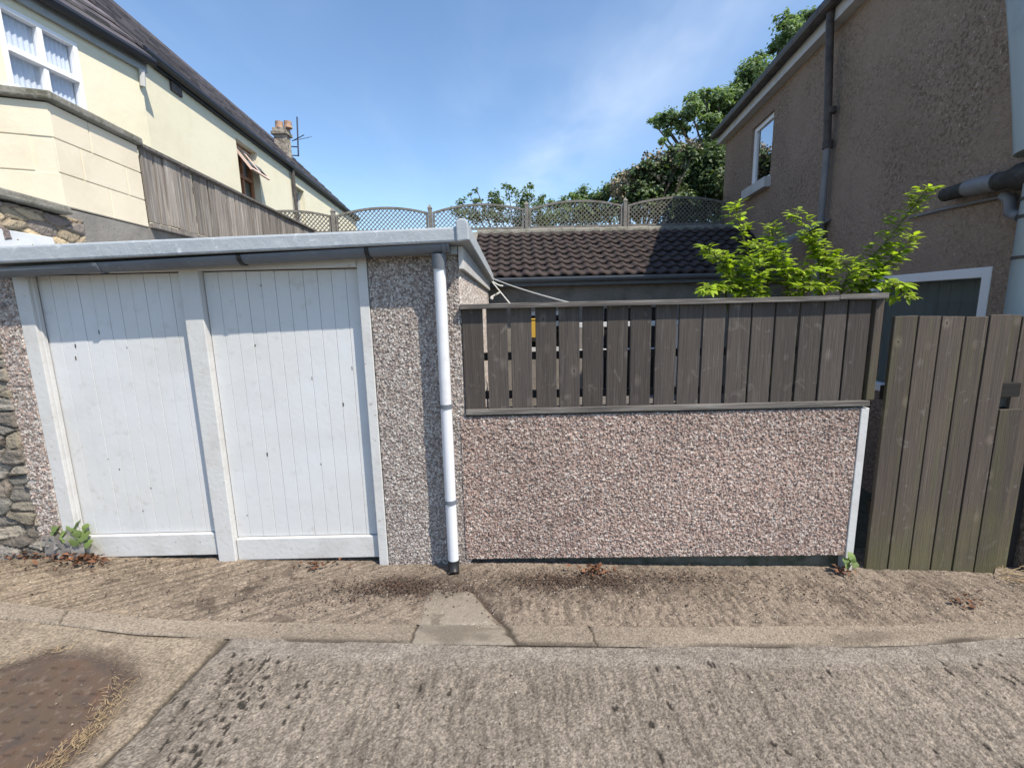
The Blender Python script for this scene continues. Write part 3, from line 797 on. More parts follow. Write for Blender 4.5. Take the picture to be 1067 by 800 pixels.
for s in (S1+.06, 2.6, 4.4): MB().ob(LB, s, s+.07, -.13, -.062, 2.38, 3.0).build('fence_post', M['wood_rail_dark'], bf)

# ================================================================== CREAM HOUSES (left)
HF = Fr((-4.93, 6.1), (-.084, 1), (1, .084))
HN = Fr((-4.93, 6.1), (.11, 1), (1, -.11))


def slope_roof(fr, s0, s1, z, out, run, rise, rows, th=.03):
    b = MB()
    for i in range(rows):
        a0 = out-(run+out)*i/rows*1.0; a1 = out-(run+out)*(i+1)/rows-.03
        q0 = z+rise*i/rows; q1 = z+rise*(i+1)/rows+.0
        off = (i % 2)*.15; s = s0
        cuts = [s0]+[s0+off+.3*k for k in range(1, int((s1-s0-off)/.3))]+[s1]
        for c0, c1 in zip(cuts, cuts[1:]):
            j = random.uniform(-.004, .004)
            b.hexa([fr.w(c0+.002, a0, q0+j), fr.w(c1-.002, a0, q0+j), fr.w(c1-.002, a1, q1), fr.w(c0+.002, a1, q1),
                    fr.w(c0+.002, a0+.005, q0+th+j), fr.w(c1-.002, a0+.005, q0+th+j), fr.w(c1-.002, a1, q1+.008), fr.w(c0+.002, a1, q1+.008)])
    return b


SJ = HF.px(149, 100)[0]                       # where the two houses meet
SE = HF.px(371, 229)[0]
far = thing('terraced_house', 'cream house in the terrace with orange framed open windows and chimney', 'house', (-7, 12, 0))
w1 = [*HF.px(247, 147), *HF.px(273, 212)]; w2 = [*HF.px(304, 193), *HF.px(318, 214)]
h1 = (w1[0]-.05, w1[2]+.02, 3.78, 4.98); h2 = (w2[0], w2[2], 3.85, 4.86)
wb = wall_panel(MB(), HF, SJ, SE, -.5, 5.22, [h1, h2], .3)
wb.ob(HF, SJ, SE, -5.3, -5.0, -.5, 5.2).ob(HF, SE-.3, SE-.001, -5, -.301, -.5, 5.2).ob(HF, SJ+.001, SJ+.3, -5, -.301, -.5, 5.2)
for s_ in (SJ, SE-.3):
    k = len(wb.v); a = [HF.w(s_, .0, 5.2), HF.w(s_, -5.3, 5.2), HF.w(s_, -2.65, 7.75), HF.w(s_+.3, .0, 5.2), HF.w(s_+.3, -5.3, 5.2), HF.w(s_+.3, -2.65, 7.75)]
    wb.v += a; wb.f += [(k, k+1, k+2), (k+3, k+5, k+4), (k, k+3, k+4, k+1), (k+1, k+4, k+5, k+2), (k+2, k+5, k+3, k)]
wb.build('wall', M['cream_wall'], far)
rb = slope_roof(HF, SJ-.05, SE+.15, 5.22, .09, 2.6, 2.65, 11)
rb.hexa([HF.w(SJ-.05, -5.5, 5.15), HF.w(SE+.15, -5.5, 5.15), HF.w(SE+.15, -2.62, 7.9), HF.w(SJ-.05, -2.62, 7.9), HF.w(SJ-.05, -5.5, 5.2), HF.w(SE+.15, -5.5, 5.2), HF.w(SE+.15, -2.62, 7.97), HF.w(SJ-.05, -2.62, 7.97)])
rf = rb.build('roof', M['slate'], far)
fg = Fr(HF.P+HF.n*.085, HF.d, HF.n)
MB().tube([fg.w(SJ, 0, 5.21), fg.w(SE+.1, 0, 5.21)], .062, 8).ob(HF, SJ, SE+.1, .001, .06, 5.12, 5.218).build('gutter', M['roof_edge'], far)
for (hh, nm) in ((h1, 1), (h2, 2)):
    sv = [(hh[0]+hh[1])/2]; zt = hh[3]-.60
    wf = win_frame(HF, hh[0]+.01, hh[1]-.01, hh[2]+.01, hh[3]-.01, -.20, -.13, .06, sv, [zt]).build('window', M['brown_frame'] if nm == 1 else M['upvc_grey'], far, .004)
    MB().ob(HF, hh[0]+.05, hh[1]-.05, -.175, -.168, hh[2]+.05, (zt if nm == 1 else hh[3]-.05)).build('pane', M['glass_dark'], wf)
    MB().ob(HF, hh[0]-.04, hh[1]+.04, -.13, .05, hh[2]-.07, hh[2]).build('sill', M['concrete'], wf, .005)
    if nm == 1:
        MB().ob(HF, hh[0]+.02, hh[1]-.02, -.3, -.25, hh[2], hh[3]).build('blind', M['curtain'], wf)
        for a, c in ((hh[0]+.05, sv[0]-.01), (sv[0]+.01, hh[1]-.05)):   # top lights pushed open
            q = MB(); T, B = (-.12, hh[3]-.06), (.24, zt+.04)
            def slab(a0, c0, e0, e1, th, mb):
                o0 = T[0]+(B[0]-T[0])*e0; o1 = T[0]+(B[0]-T[0])*e1; z0 = T[1]+(B[1]-T[1])*e0; z1 = T[1]+(B[1]-T[1])*e1
                mb.hexa([HF.w(a0, o1-th, z1), HF.w(c0, o1-th, z1), HF.w(c0, o1, z1+.005), HF.w(a0, o1, z1+.005), HF.w(a0, o0-th, z0), HF.w(c0, o0-th, z0), HF.w(c0, o0, z0+.005), HF.w(a0, o0, z0+.005)])
            slab(a, a+.05, 0, 1, .045, q); slab(c-.05, c, 0, 1, .045, q); slab(a+.05, c-.05, 0, .1, .045, q); slab(a+.05, c-.05, .9, 1, .045, q)
            q.build('open_light', M['pink_frame'], wf)
            g_ = MB(); slab(a+.05, c-.05, .1, .9, .01, g_); g_.build('pane', M['glass_sky'], wf)
    else:
        MB().ob(HF, hh[0]+.02, hh[1]-.02, -.3, -.26, hh[2], hh[3]).build('blind', M['curtain'], wf)
a = HF.px(182, 90); MB().ob(HF, a[0]-.13, a[0]+.13, 0, .03, a[1]-.11, a[1]+.11).build('vent', M['dark_pipe'], far, .004)
a = HF.px(303, 190)[0]; MB().tube([HF.w(a, .07, 5.15), HF.w(a, .07, -.5)], .045, 8).build('downpipe', M['dark_pipe'], far)
cq = atY(297, 165, 16.0)
cb = MB().box(cq[0]-.20, cq[0]+.20, 15.78, 16.1, 5.9, 7.28).box(cq[0]-.26, cq[0]+.26, 15.72, 16.16, 7.28, 7.38).box(cq[0]-.22, cq[0]+.22, 15.76, 16.12, 7.38, 7.50)
cs = cb.build('chimney', M['chimney'], rf, .015)
for x, top in ((291, 131), (300, 131)):
    q = atY(x, top, 15.9)
    MB().tube([(q[0], 15.9, 7.50), (q[0], 15.9, 7.7), (q[0], 15.9, q[2]-.1), (q[0], 15.9, q[2]-.08), (q[0], 15.9, q[2])], [.13, .115, .105, .13, .12], 14).build('chimney_pot', M['clay'], cs, smooth=False)
a0, a1 = atY(311, 163, 16.7), atY(309.5, 122, 16.7)
ta = thing('tv_aerial', 'thin dark television aerial on a mast beside the chimney', 'aerial', tuple(a0))
MB().tube([tuple(a0), tuple(a1)], .024, 6).build('mast', M['aerial'], ta)
b = MB(); q = atY(312, 147, 16.7); b.bar((q[0]-.25, 16.7, q[2]), (q[0]+.30, 16.4, q[2]+.08), .02, .02)
for k in range(5): b.bar((q[0]-.1+.12*k, 16.4, q[2]-.1+.02*k), (q[0]-.12+.12*k, 16.9, q[2]+.12+.02*k), .012, .012)
b.build('rods', M['aerial'], ta)
MB().bar((a0[0]-.5, 16.6, a0[2]+.02), (a0[0], 16.7, a0[2]+.02), .03, .03).bar((a0[0]-.5, 16.6, a0[2]+.3), (a0[0], 16.7, a0[2]+.3), .03, .03).build('bracket', M['aerial'], ta)

near = thing('end_house', 'pale cream house at upper left with white curtained window', 'house', (-7, 5, 0))
S2 = HN.px(150, 100)[0]; SN = -3.6
wn_ = (HN.px(3, 60)[0], HN.px(82, 60)[0], 3.96, 4.77)
wb = wall_panel(MB(), HN, SN, S2, -.5, 4.96, [wn_], .3)
wb.ob(HN, SN, S2, -5, -4.7, -.5, 4.9).ob(HN, SN+.001, SN+.3, -4.7, -.301, -.5, 4.9).ob(HN, S2-.3, S2-.001, -4.7, -.301, -.5, 4.9)
wb.build('wall', M['cream_wall'], near)
slope_roof(HN, SN-.1, S2+.1, 5.01, .15, 2.6, 2.75, 11).build('roof', M['slate'], near)
MB().ob(HN, SN, S2+.06, .001, .05, 4.86, 4.99).build('fascia', M['soffit'], near)
MB().tube([HN.w(SN, .115, 5.0), HN.w(S2+.1, .115, 5.0)], .06, 8).build('gutter', M['roof_edge'], near)
MB().tube([HN.w(S2-.03, .05, 4.86), HN.w(S2-.03, .03, 4.66)], .035, 8).build('overflow_pipe', M['upvc_grey'], near)
a = wn_; zt = HN.px(45, 67)[1]
wf = win_frame(HN, a[0]+.005, a[1]-.005, a[2]+.005, a[3]-.005, -.07, .012, .05, [(a[0]+a[1])/2], [zt]).build('window', M['upvc'], near, .006)
MB().ob(HN, a[0]+.04, a[1]-.04, -.045, -.038, a[2]+.04, a[3]-.04).build('pane', M['glass'], wf)
V, F = curtain(HN, a[0]+.02, a[1]-.02, a[2], a[3], -.085, 15, .007); mesh_np('curtain', V, F, M['curtain'], wf)
MB().ob(HN, a[0]-.05, a[1]+.05, -.08, .05, a[2]-.05, a[2]).build('sill', M['upvc'], wf, .004)

# ================================================================== TILED SHED AND TRELLIS
shed = thing('garden_shed', 'low outbuilding with brown tiled roof behind the fence', 'shed', (1.7, 7.4, 0))
YE, YR, ZE, ZR = 6.42, 8.15, 2.07, 2.905
SF = Fr((0, 6.62), (1, 0), (0, -1))
whole = [(.05, .92, 1.0, 1.58), (1.35, 2.15, 0.0, 1.6)]
wb = wall_panel(MB(), SF, -.52, 4.05, -.3, 2.0, whole, .15)
wb.box(-.52, -.40, 6.78, 9.0, -.3, 2.0).box(3.93, 4.05, 6.78, 9.0, -.3, 2.0).box(-.4, 3.93, 8.9, 9.0, -.3, 2.0)
wb.build('wall', M['yard_wall'], shed)
a = whole[0]; wf = win_frame(SF, *a, -.08, -.01, .06, [.5], [1.4]).build('window', M['upvc_grey'], shed)
MB().ob(SF, a[0]+.05, a[1]-.05, -.05, -.045, a[2]+.05, a[3]-.05).build('pane', M['glass_dark'], wf)
a = whole[1]; MB().ob(SF, a[0]+.01, a[1]-.01, -.08, -.03, -.2, a[3]-.01).build('door', M['wood_rail_dark'], shed)
nr = 9; wv = .175; nuv = int((4.15+.52)/wv*10)+1
us = np.linspace(-.52, 4.15, nuv); V = []; F = []
ph = us/wv % 1
prof = np.where(ph < .62, .030*np.sin(ph/.62*math.pi), -.004)
sd = np.array([YR-YE, ZR-ZE]); sl = np.hypot(*sd); sd = sd/sl; sn = np.array([-sd[1], sd[0]])
for i in range(nr):
    t0 = sl*i/nr-.012; t1 = sl*(i+1)/nr+.01
    jr = .010*(vn(np.floor(us/wv), np.full(us.shape, float(i)), 88)-.5)
    for (t, hh, dt) in ((t0, -.012, 0), (t0, .020, 0), (t0+.03, .020, 0), (t1, -.010, 0)):
        hgt = prof+hh+jr*(1 if hh > 0 else .3)
        drop = (-.012*np.sin(ph/.62*math.pi)*(ph < .62) if t == t0 else 0)
        V.append(np.stack([us, YE+sd[0]*(t+drop+jr*.8)+sn[0]*hgt, ZE+sd[1]*(t+drop+jr*.8)+sn[1]*hgt], 1))
nrow = len(V); V = np.concatenate(V); F = grid_faces(nuv, nrow)
k0 = len(V)
b = MB(); b.hexa([(-.52, YE+.03, ZE-.06), (4.15, YE+.03, ZE-.06), (4.15, YR, ZR-.06), (-.52, YR, ZR-.06), (-.52, YE+.02, ZE-.02), (4.15, YE+.02, ZE-.02), (4.15, YR, ZR-.02), (-.52, YR, ZR-.02)])
b.hexa([(-.52, YR+.02, ZR-.06), (4.15, YR+.02, ZR-.06), (4.15, 9.05, 2.1), (-.52, 9.05, 2.1), (-.52, YR+.02, ZR-.0), (4.15, YR+.02, ZR-.0), (4.15, 9.1, 2.16), (-.52, 9.1, 2.16)])
V = np.concatenate([V, b.v]); F = np.concatenate([F, np.array(b.f)+k0])
rf = mesh_np('roof', V, F, M['tile'], shed, smooth=False)
b = MB(); x = -.54
while x < 4.1:
    j = random.uniform(-.006, .006); b.tube([(x, YR+.02, ZR-.01+j), (x+.415, YR+.02, ZR-.005+j)], .075, 12); x += .42
b.build('ridge_tiles', M['concrete'], rf, smooth=False)
b = MB(); b.hexa([(-.62, YE, ZE-.06), (-.525, YE, ZE-.06), (-.525, YR, ZR-.06), (-.62, YR, ZR-.06), (-.62, YE, ZE+.03), (-.525, YE, ZE+.03), (-.525, YR, ZR+.03), (-.62, YR, ZR+.03)])
b.build('verge', M['concrete'], rf, .01)
g_ = MB(); gut(-.42, 4.1, ZE-.03, ZE-.03, YE-.045, .06, g_, 8); g_.build('gutter', M['gutter'], shed)
MB().box(-.5, 4.05, YE+.028, YE+.05, ZE-.14, ZE-.062).build('fascia', M['gutter'], shed)

rw = thing('rear_wall', 'rendered garden wall behind the tiled roof carrying the trellis', 'wall', (0, 9.25, 0))
MB().box(-4.2, 4.1, 9.18, 9.4, -.3, 3.02).build('wall', M['render'], rw, .01)
MB().box(-4.2, 4.1, 9.13, 9.45, 3.02, 3.07).build('coping', M['concrete'], rw, .008)

TY = 9.28; TS = Fr((0, TY), (1, 0), (0, -1))
posts = [atY(x, 230, TY)[0] for x in (246, 347.6, 448.5, 548.8, 651, 756)]
tz = [3.47, 3.48, 3.50, 3.52, 3.55, 3.57]; bz = 3.17
where = ['partly hidden by the left board fence', 'against the end of the cream house', 'just above the garage roof corner', 'above the left half of the tiles', 'above the right half of the tiles in part shade']
pw_ = ['at its leftmost join, behind the left board fence', 'in front of the cream house end', 'just left of the garage roof corner', 'above the left end of the tiled roof', 'above the middle of the tiled roof', 'in shade beside the brown house']
for i in range(6):
    if i == 0: continue
    t = thing('trellis_post', 'pointed trellis post '+pw_[i], 'post', (posts[i], TY, 3.07), group='posts of the trellis on the rear wall')
    MB().ob(TS, posts[i]-.036, posts[i]+.036, -.04, .04, 3.068, tz[i]+.07).build('shaft', M['trellis'], t, .004)
    b = MB(); z = tz[i]+.07; c = [TS.w(posts[i]-.046, .046, z), TS.w(posts[i]+.046, .046, z), TS.w(posts[i]+.046, -.046, z), TS.w(posts[i]-.046, -.046, z)]
    tp = TS.w(posts[i], 0, z+.08); k = len(b.v); b.v += c+[tp]; b.f += [(k+3, k+2, k+1, k)]+[(k+j, k+(j+1) % 4, k+4) for j in range(4)]
    b.build('finial', M['trellis'], t)
for i in range(5):
    a, c = posts[i]+.05, posts[i+1]-.05; za, zc = tz[i], tz[i+1]; rise = .125
    def top(x): u = (x-a)/(c-a); return za+(zc-za)*u+rise*4*u*(1-u)
    t = thing('trellis', 'arched lattice trellis panel '+where[i], 'trellis', ((a+c)/2, TY, bz), group='arched trellis panels on the rear wall')
    b = MB(); n = 18
    for k in range(n):
        x0_, x1_ = a+(c-a)*k/n, a+(c-a)*(k+1)/n
        b.ob(TS, x0_, x1_+.001, -.02, .022, (top(x0_)-.04, top(x1_)-.04), 0, top(x0_), top(x1_))
    b.ob(TS, a, c, -.02, .022, bz-.02, bz+.02).ob(TS, a, a+.035, -.019, .021, bz, za-.01).ob(TS, c-.035, c, -.019, .021, bz, zc-.01)
    b.build('frame', M['trellis'], t)
    b = MB(); st = .082
    for dirn in (1, -1):
        o = .006 if dirn > 0 else -.008
        k0_ = a-.6
        while k0_ < c+.6:
            # a slat from (x, bz) rising at 45 degrees until it meets the arch or a side
            pts = [(k0_+dirn*q, bz+q) for q in np.linspace(0, .6, 61)]
            ins = [p for p in pts if a+.01 < p[0] < c-.01 and p[1] < top(min(max(p[0], a), c))-.01]
            if len(ins) > 2:
                p, q = ins[0], ins[-1]; b.bar(TS.w(p[0], o, p[1]), TS.w(q[0], o, q[1]), .012, .020, up=TS.w(0, 1, 0)[:2]+(0,) if False else (0, -1, 0))
            k0_ += st
    b.build('lattice', M['trellis'], t)

# ================================================================== BROWN HOUSE (right)
HB = Fr((4.15, 8.8), (.12, 1), (-1, .12))
br = thing('roughcast_house', 'brown roughcast house at the right with grey pipes and small windows', 'house', (7, 6, 0))
SA, SB = -6.05, HB.px(757, 140)[0]
u_ = [*HB.px(784, 133), *HB.px(802, 187)]; uz0, uz1 = 3.50, 4.44
l0, l1 = HB.px(905, 300)[0], HB.px(1033, 290)[0]
hu = (min(u_[0], u_[2]), max(u_[0], u_[2]), uz0, uz1); hl = (min(l0, l1), max(l0, l1), .75, 1.86)
wb = wall_panel(MB(), HB, SA, SB, -.5, 4.78, [hu, hl], .3)
wb.ob(HB, SB-.3, SB-.001, -6, -.301, -.5, 4.7).ob(HB, SA+.001, SA+.3, -6, -.301, -.5, 4.7).ob(HB, SA, SB, -6.2, -6.001, -.5, 4.7)
wb.build('wall', M['harl'], br)
slope_roof(HB, SA-.1, SB+.12, 4.86, .24, 3.2, 2.3, 10).build('roof', M['slate'], br)
MB().ob(HB, SA, SB+.1, .001, .13, 4.66, 4.80).build('fascia', M['upvc_grey'], br, .004)
MB().tube([HB.w(SA, .20, 4.83), HB.w(SB+.12, .20, 4.83)], .065, 10).ob(HB, SA, SB+.1, .0, .14, 4.801, 4.88).build('gutter', M['dark_pipe'], br)
wf = win_frame(HB, *hu, -.10, -.04, .065).build('window', M['upvc'], br, .005)
MB().ob(HB, hu[0]+.06, hu[1]-.06, -.075, -.07, hu[2]+.06, hu[3]-.06).build('pane', M['glass_sky'], wf)
MB().ob(HB, hu[0]-.05, hu[1]+.05, -.05, .10, hu[2]-.15, hu[2]-.001).build('sill', M['upvc_grey'], wf, .006)
wf = win_frame(HB, *hl, -.09, .008, .075, []).build('window', M['upvc'], br, .006)
MB().ob(HB, hl[0]+.07, hl[1]-.07, -.06, -.054, hl[2]+.07, hl[3]-.07).build('pane', M['glass_dark'], wf)
V, F = curtain(HB, hl[0]+.03, hl[1]-.03, hl[2], hl[3], -.12, 12, .012); mesh_np('blind', V, F, M['blind'], wf)
a = HB.px(864, 215)[0]; zj = HB.px(862, 157)[1]
d1_ = MB().tube([HB.w(a, .16, 4.80), HB.w(a, .16, 4.66), HB.w(a, .155, 4.60), HB.w(a, .08, zj)], .040, 12).build('downpipe', M['dark_pipe'], br, smooth=True)
MB().tube([HB.w(a, .075, zj+.06), HB.w(a, .075, zj-.02)], .055, 12).build('pipe_clip', M['dark_pipe'], d1_)
z2 = HB.px(866, 120)[1]; MB().tube([HB.w(a, .075, z2+.03), HB.w(a, .075, z2-.03)], .056, 12).build('pipe_clip', M['dark_pipe'], d1_)
MB().tube([HB.w(a, .075, zj-.02), HB.w(a, .075, -.3)], .036, 12).build('lower_pipe', M['grey_pipe'], d1_, smooth=True)
# lagged overflow pipe and the pale soil stack at the near corner
def hp(x, y, o): s, z = HB.px(x, y, o); return HB.w(s, o, z)
p = [hp(985, 203, .08), hp(1010, 196, .1), hp(1050, 187, .11), hp(1064, 184, .12)]
lg = MB().tube(p, [.052, .058, .06, .066], 12).build('lagged_pipe', M['lag'], br, smooth=True)
MB().tube([hp(1009, 196.2, .1), hp(1040, 189.2, .108)], [.062, .063], 12).build('bare_length', M['grey_pipe'], lg, smooth=True)
MB().tube([hp(948, 227, .02), hp(985, 217.5, .03), hp(1046, 204.5, .03)], [.010, .012, .012], 8).tube([hp(1046, 204, .05), hp(1052, 208, .06), hp(1053, 222, .06), hp(1064, 226, .09)], .034, 10).build('waste_pipe', M['grey_pipe'], br, smooth=True)
stt = HB.px(1072, 270, .12)[0]
sk = MB().tube([HB.w(stt, .12, -.4), HB.w(stt, .12, 2.60)], .077, 16)
sk.tube([hp(1074, 158, .12), hp(1073, 120, .12), hp(1070.5, 60, .12), hp(1066.5, 0, .12), hp(1064, -40, .12)], [.078]*5, 16)
sko = sk.build('soil_stack', M['pale_pipe'], br, smooth=True)
for z in (HB.px(1072, 208, .12)[1], HB.px(1072, 226, .12)[1], HB.px(1072, 268, .12)[1]):
    MB().tube([HB.w(stt, .12, z-.010), HB.w(stt, .12, z+.010)], .083, 16).build('joint_ring', M['dark_pipe'], sko)
MB().tube([hp(1062, 184, .12), hp(1085, 181, .12)], .085, 12).build('branch', M['lag'], sko, smooth=True)

# ================================================================== LINES, CABLES, SMALL FURNITURE
A = atY(508, 288, 6.2)
wl = thing('washing_line', 'thin white washing lines tied at the garage roof corner', 'line', tuple(A))
def sag(p, q, d, n=12): return [tuple(np.array(p)+(np.array(q)-np.array(p))*t-np.array([0, 0, d*4*t*(1-t)])) for t in np.linspace(0, 1, n)]
Y1 = 4.6
MB().tube(sag(tuple(A), atY(600, 317, 3.6), .02), .006, 6).build('line', M['rope'], wl)
MB().tube(sag(tuple(A), atY(536, 322, 5.2), .0), .007, 6).tube(sag(tuple(A), atY(524, 298, 6.3), .03), .010, 6).build('line', M['rope'], wl)
q0, q1 = atY(511, 310, 5.8), atY(521, 304.5, 5.8); MB().bar(tuple(q0), tuple(q1), .022, .022).bar(tuple(q0), (q0[0]+.035, q0[1], q0[2]-.015), .03, .03).build('peg', M['rope'], wl, .004)
bn = thing('garden_bench', 'white slatted bench glimpsed through the gaps in the fence', 'bench', (1.0, 4.4, 0))
for z in (1.43, 1.16): MB().box(.52, 1.75, 4.60, 4.625, z, z+.05).build('back_slat', M['white_worn'], bn, .004)
MB().box(.52, 1.75, 4.15, 4.58, .70, .73).build('seat', M['wood_rail'], bn, .004)
for x in (.52, 1.69):
    for y, z in ((4.16, .70), (4.63, 1.48)): MB().box(x, x+.06, y, y+.045, -.1, z).build('leg', M['white_worn'], bn, .004)
yb = atY(556, 341, 4.9); yt = thing('storage_tub', 'yellow plastic tub glimpsed through the third fence gap', 'tub', (yb[0], 4.9, 1.1))
MB().tube([(yb[0], 4.9, 1.33), (yb[0], 4.9, 1.5), (yb[0], 4.9, 1.52)], [.11, .13, .14], 14).build('body', M['yellow'], yt, smooth=False)
ps = thing('plant_stand', 'dark wooden stand behind the fence under the yellow tub', 'stand', (yb[0], 4.9, 0))
MB().box(yb[0]-.2, yb[0]+.2, 4.75, 5.05, 1.29, 1.33).build('top', M['wood_rail_dark'], ps)
for dx in (-.18, .14):
    for dy in (4.77, 4.99): MB().box(yb[0]+dx, yb[0]+dx+.04, dy, dy+.04, -.1, 1.29).build('leg', M['wood_rail_dark'], ps)
# grey lean-to sheet behind the shrub
q = [HB.px(790, 258, .5), HB.px(832, 268, .5)]
q = [(HB.px(806, 262, .4)[0], HB.px(800, 254, .4)[1]), (HB.px(826, 262, .4)[0], HB.px(815, 262, .4)[1])]
lt = thing('canopy', 'grey sloping canopy sheet half hidden behind the lime green shrub', 'canopy', HB.w(q[0][0], .3, 2))
MB().hexa([HB.w(q[0][0], .02, q[0][1]+.16), HB.w(q[1][0], .02, q[0][1]+.16), HB.w(q[1][0], .5, q[0][1]-.10), HB.w(q[0][0], .5, q[0][1]-.10),
           HB.w(q[0][0], .02, q[0][1]+.18), HB.w(q[1][0], .02, q[0][1]+.18), HB.w(q[1][0], .5, q[0][1]-.08), HB.w(q[0][0], .5, q[0][1]-.08)]).build('sheet', M['grey_pipe'], lt)

# iron cover in the lane
mh = thing('manhole_cover', 'rust brown round iron cover with raised studs sunk in the lane', 'manhole cover', (MC[0], MC[1], float(gz(MC[0]))-.02))
zc = float(gz(MC[0]))
def tiltz(p): return float(gz(p[0]))
b = MB(); n = 48
def ringpts(r, dz): return [(MC[0]+r*math.cos(2*math.pi*i/n), MC[1]+r*math.sin(2*math.pi*i/n), tiltz((MC[0]+r*math.cos(2*math.pi*i/n),))+dz) for i in range(n)]
b.poly(ringpts(MR-.005, -.010)); lo = ringpts(MR-.005, -.03); hi = ringpts(MR-.005, -.010)
for i in range(n): j = (i+1) % n; b.poly([lo[i], lo[j], hi[j], hi[i]])
g = .075
for i in range(-5, 6):
    for j in range(-5, 6):
        x = i*g+(j % 2)*g/2; y = j*g*.9
        if math.hypot(x, y) < MR-.05:
            X, Y = MC[0]+x, MC[1]+y; z = tiltz((X,))-.010; q = .019
            b.hexa([(X-q, Y-q*.6, z-.004), (X+q, Y-q*.6, z-.004), (X+q, Y+q*.6, z-.004), (X-q, Y+q*.6, z-.004), (X-q*.7, Y-q*.4, z+.010), (X+q*.7, Y-q*.4, z+.010), (X+q*.7, Y+q*.4, z+.010), (X-q*.7, Y+q*.4, z+.010)])
b.build('plate', M['iron'], mh)
# ================================================================== VEGETATION
def wpx(x, y, Y): return tuple(atY(x, y, Y))
def tree(name, label, cat, base, blobs_px, n, size, seed, lm, Y, jitY, limbs=(), group=None, clump=.22, trunk_r=.12):
    t = thing(name, label, cat, base, group)
    g = random.Random(seed); bl = []
    for (x, y, r) in blobs_px:
        YY = Y+g.uniform(-jitY, jitY); bl.append((wpx(x, y, YY), r/474*YY*1.0))
    P, Nn = crown(bl, n, size, seed, clump)
    V, F = leaf_mesh(P, Nn, size, .62, .15, seed)
    b = MB(); top = Vector(bl[0][0]); bs = Vector(base)
    mid = bs.lerp(top, .45)+Vector((g.uniform(-.2, .2), 0, 0))
    b.tube([bs, bs.lerp(mid, .5), mid], [trunk_r, trunk_r*.8, trunk_r*.65], 9)
    for c, r in bl:
        c = Vector(c); m = mid.lerp(c, .5)+Vector((g.uniform(-.1, .1), g.uniform(-.1, .1), -.15*r))
        b.tube([mid, m, c, c+(c-mid).normalized()*r*.5], [trunk_r*.5, trunk_r*.3, trunk_r*.16, trunk_r*.05], 6)
    b.build('trunk' if cat == 'tree' else 'stem', M['bark'], t, smooth=True)
    mesh_np('crown' if cat == 'tree' else 'foliage', V, F, lm, t, smooth=False)
    return t


tree('broadleaf_tree', 'tall green tree rising behind the brown house roof', 'tree', (5.6, 14, -.3),
     [(826, 36, 13), (818, 22, 8), (838, 20, 8), (832, 52, 13), (842, 40, 9), (812, 48, 8), (846, 12, 5), (786, 74, 12), (794, 90, 15), (776, 86, 9), (790, 62, 7), (812, 76, 16), (828, 82, 18),
      (748, 100, 11), (764, 102, 14), (736, 112, 11), (720, 116, 10), (704, 122, 9), (690, 126, 8), (681, 128, 5), (722, 103, 7), (733, 98, 6), (752, 118, 13), (738, 128, 10), (712, 134, 7), (696, 137, 5), (690, 146, 4),
      (772, 122, 18), (760, 138, 13), (744, 146, 10), (728, 150, 8), (780, 145, 20), (758, 160, 14), (800, 120, 24), (850, 70, 16)], 29000, .105, 5, M['leaf_tree'], 14, .8, clump=.3, trunk_r=.12)
tree('evergreen_shrub', 'dark green shrub between the trellis and the brown house', 'shrub', (4.1, 11.5, -.3),
     [(735, 180, 26), (712, 185, 22), (745, 165, 18), (690, 192, 18), (757, 190, 22), (722, 168, 14), (765, 170, 20), (740, 205, 20), (700, 205, 16), (720, 222, 18), (750, 225, 18), (695, 225, 14)], 14000, .09, 6, M['leaf_bush'], 11.5, .5)
t = tree('flowering_shrub', 'shrub with cream blossom left of the dark evergreen', 'shrub', (2.8, 11.0, -.3),
         [(690, 172, 14), (672, 180, 14), (655, 190, 13), (708, 162, 12), (640, 198, 10), (680, 192, 16), (662, 202, 14), (698, 182, 14), (722, 158, 9), (628, 204, 7), (645, 215, 12), (665, 218, 13), (690, 215, 14), (715, 215, 14)], 8000, .10, 7, M['leaf_bush'], 11, .4)
g = np.random.default_rng(3); P = []
for (x, y, r) in [(690, 166, 11), (672, 174, 10), (655, 186, 9), (708, 158, 9), (642, 195, 7), (682, 182, 11), (664, 192, 9), (700, 172, 9), (722, 154, 6), (646, 205, 6)]:
    c = np.array(wpx(x, y, 10.7)); R = r/474*10.7
    P.append(c+g.normal(size=(24, 3))*R*.55)
P = np.concatenate(P); k = g.normal(size=(len(P), 9, 3))*.035; Q = (P[:, None, :]+k).reshape(-1, 3)
V, F = leaf_mesh(Q, g.normal(size=Q.shape), .055, .9, .1, 9); mesh_np('blossom', V, F, M['blossom'], t, smooth=False)
tree('garden_shrub', 'bushy light green shrub top above the middle of the trellis', 'shrub', (.4, 11.5, -.3),
     [(545, 205, 10), (530, 200, 7), (512, 204, 6), (552, 194, 4), (500, 208, 6), (520, 212, 10), (480, 210, 5), (548, 215, 10), (497, 198, 3), (565, 210, 7), (490, 204, 3), (495, 220, 11), (515, 224, 13), (540, 226, 13), (562, 224, 12), (478, 224, 9)], 2800, .075, 8, M['leaf_pale'], 11.5, .3, clump=.34, trunk_r=.05)
tree('hedge_plant', 'rounded deeper green shrub top left of the cream blossom', 'shrub', (1.7, 12, -.3),
     [(608, 203, 9), (595, 207, 8), (622, 205, 8), (585, 212, 7), (605, 214, 10), (625, 212, 8), (575, 214, 6), (590, 225, 13), (612, 227, 13), (632, 222, 12), (570, 228, 10)], 4200, .085, 9, M['leaf_tree'], 12, .3, clump=.3, trunk_r=.05)

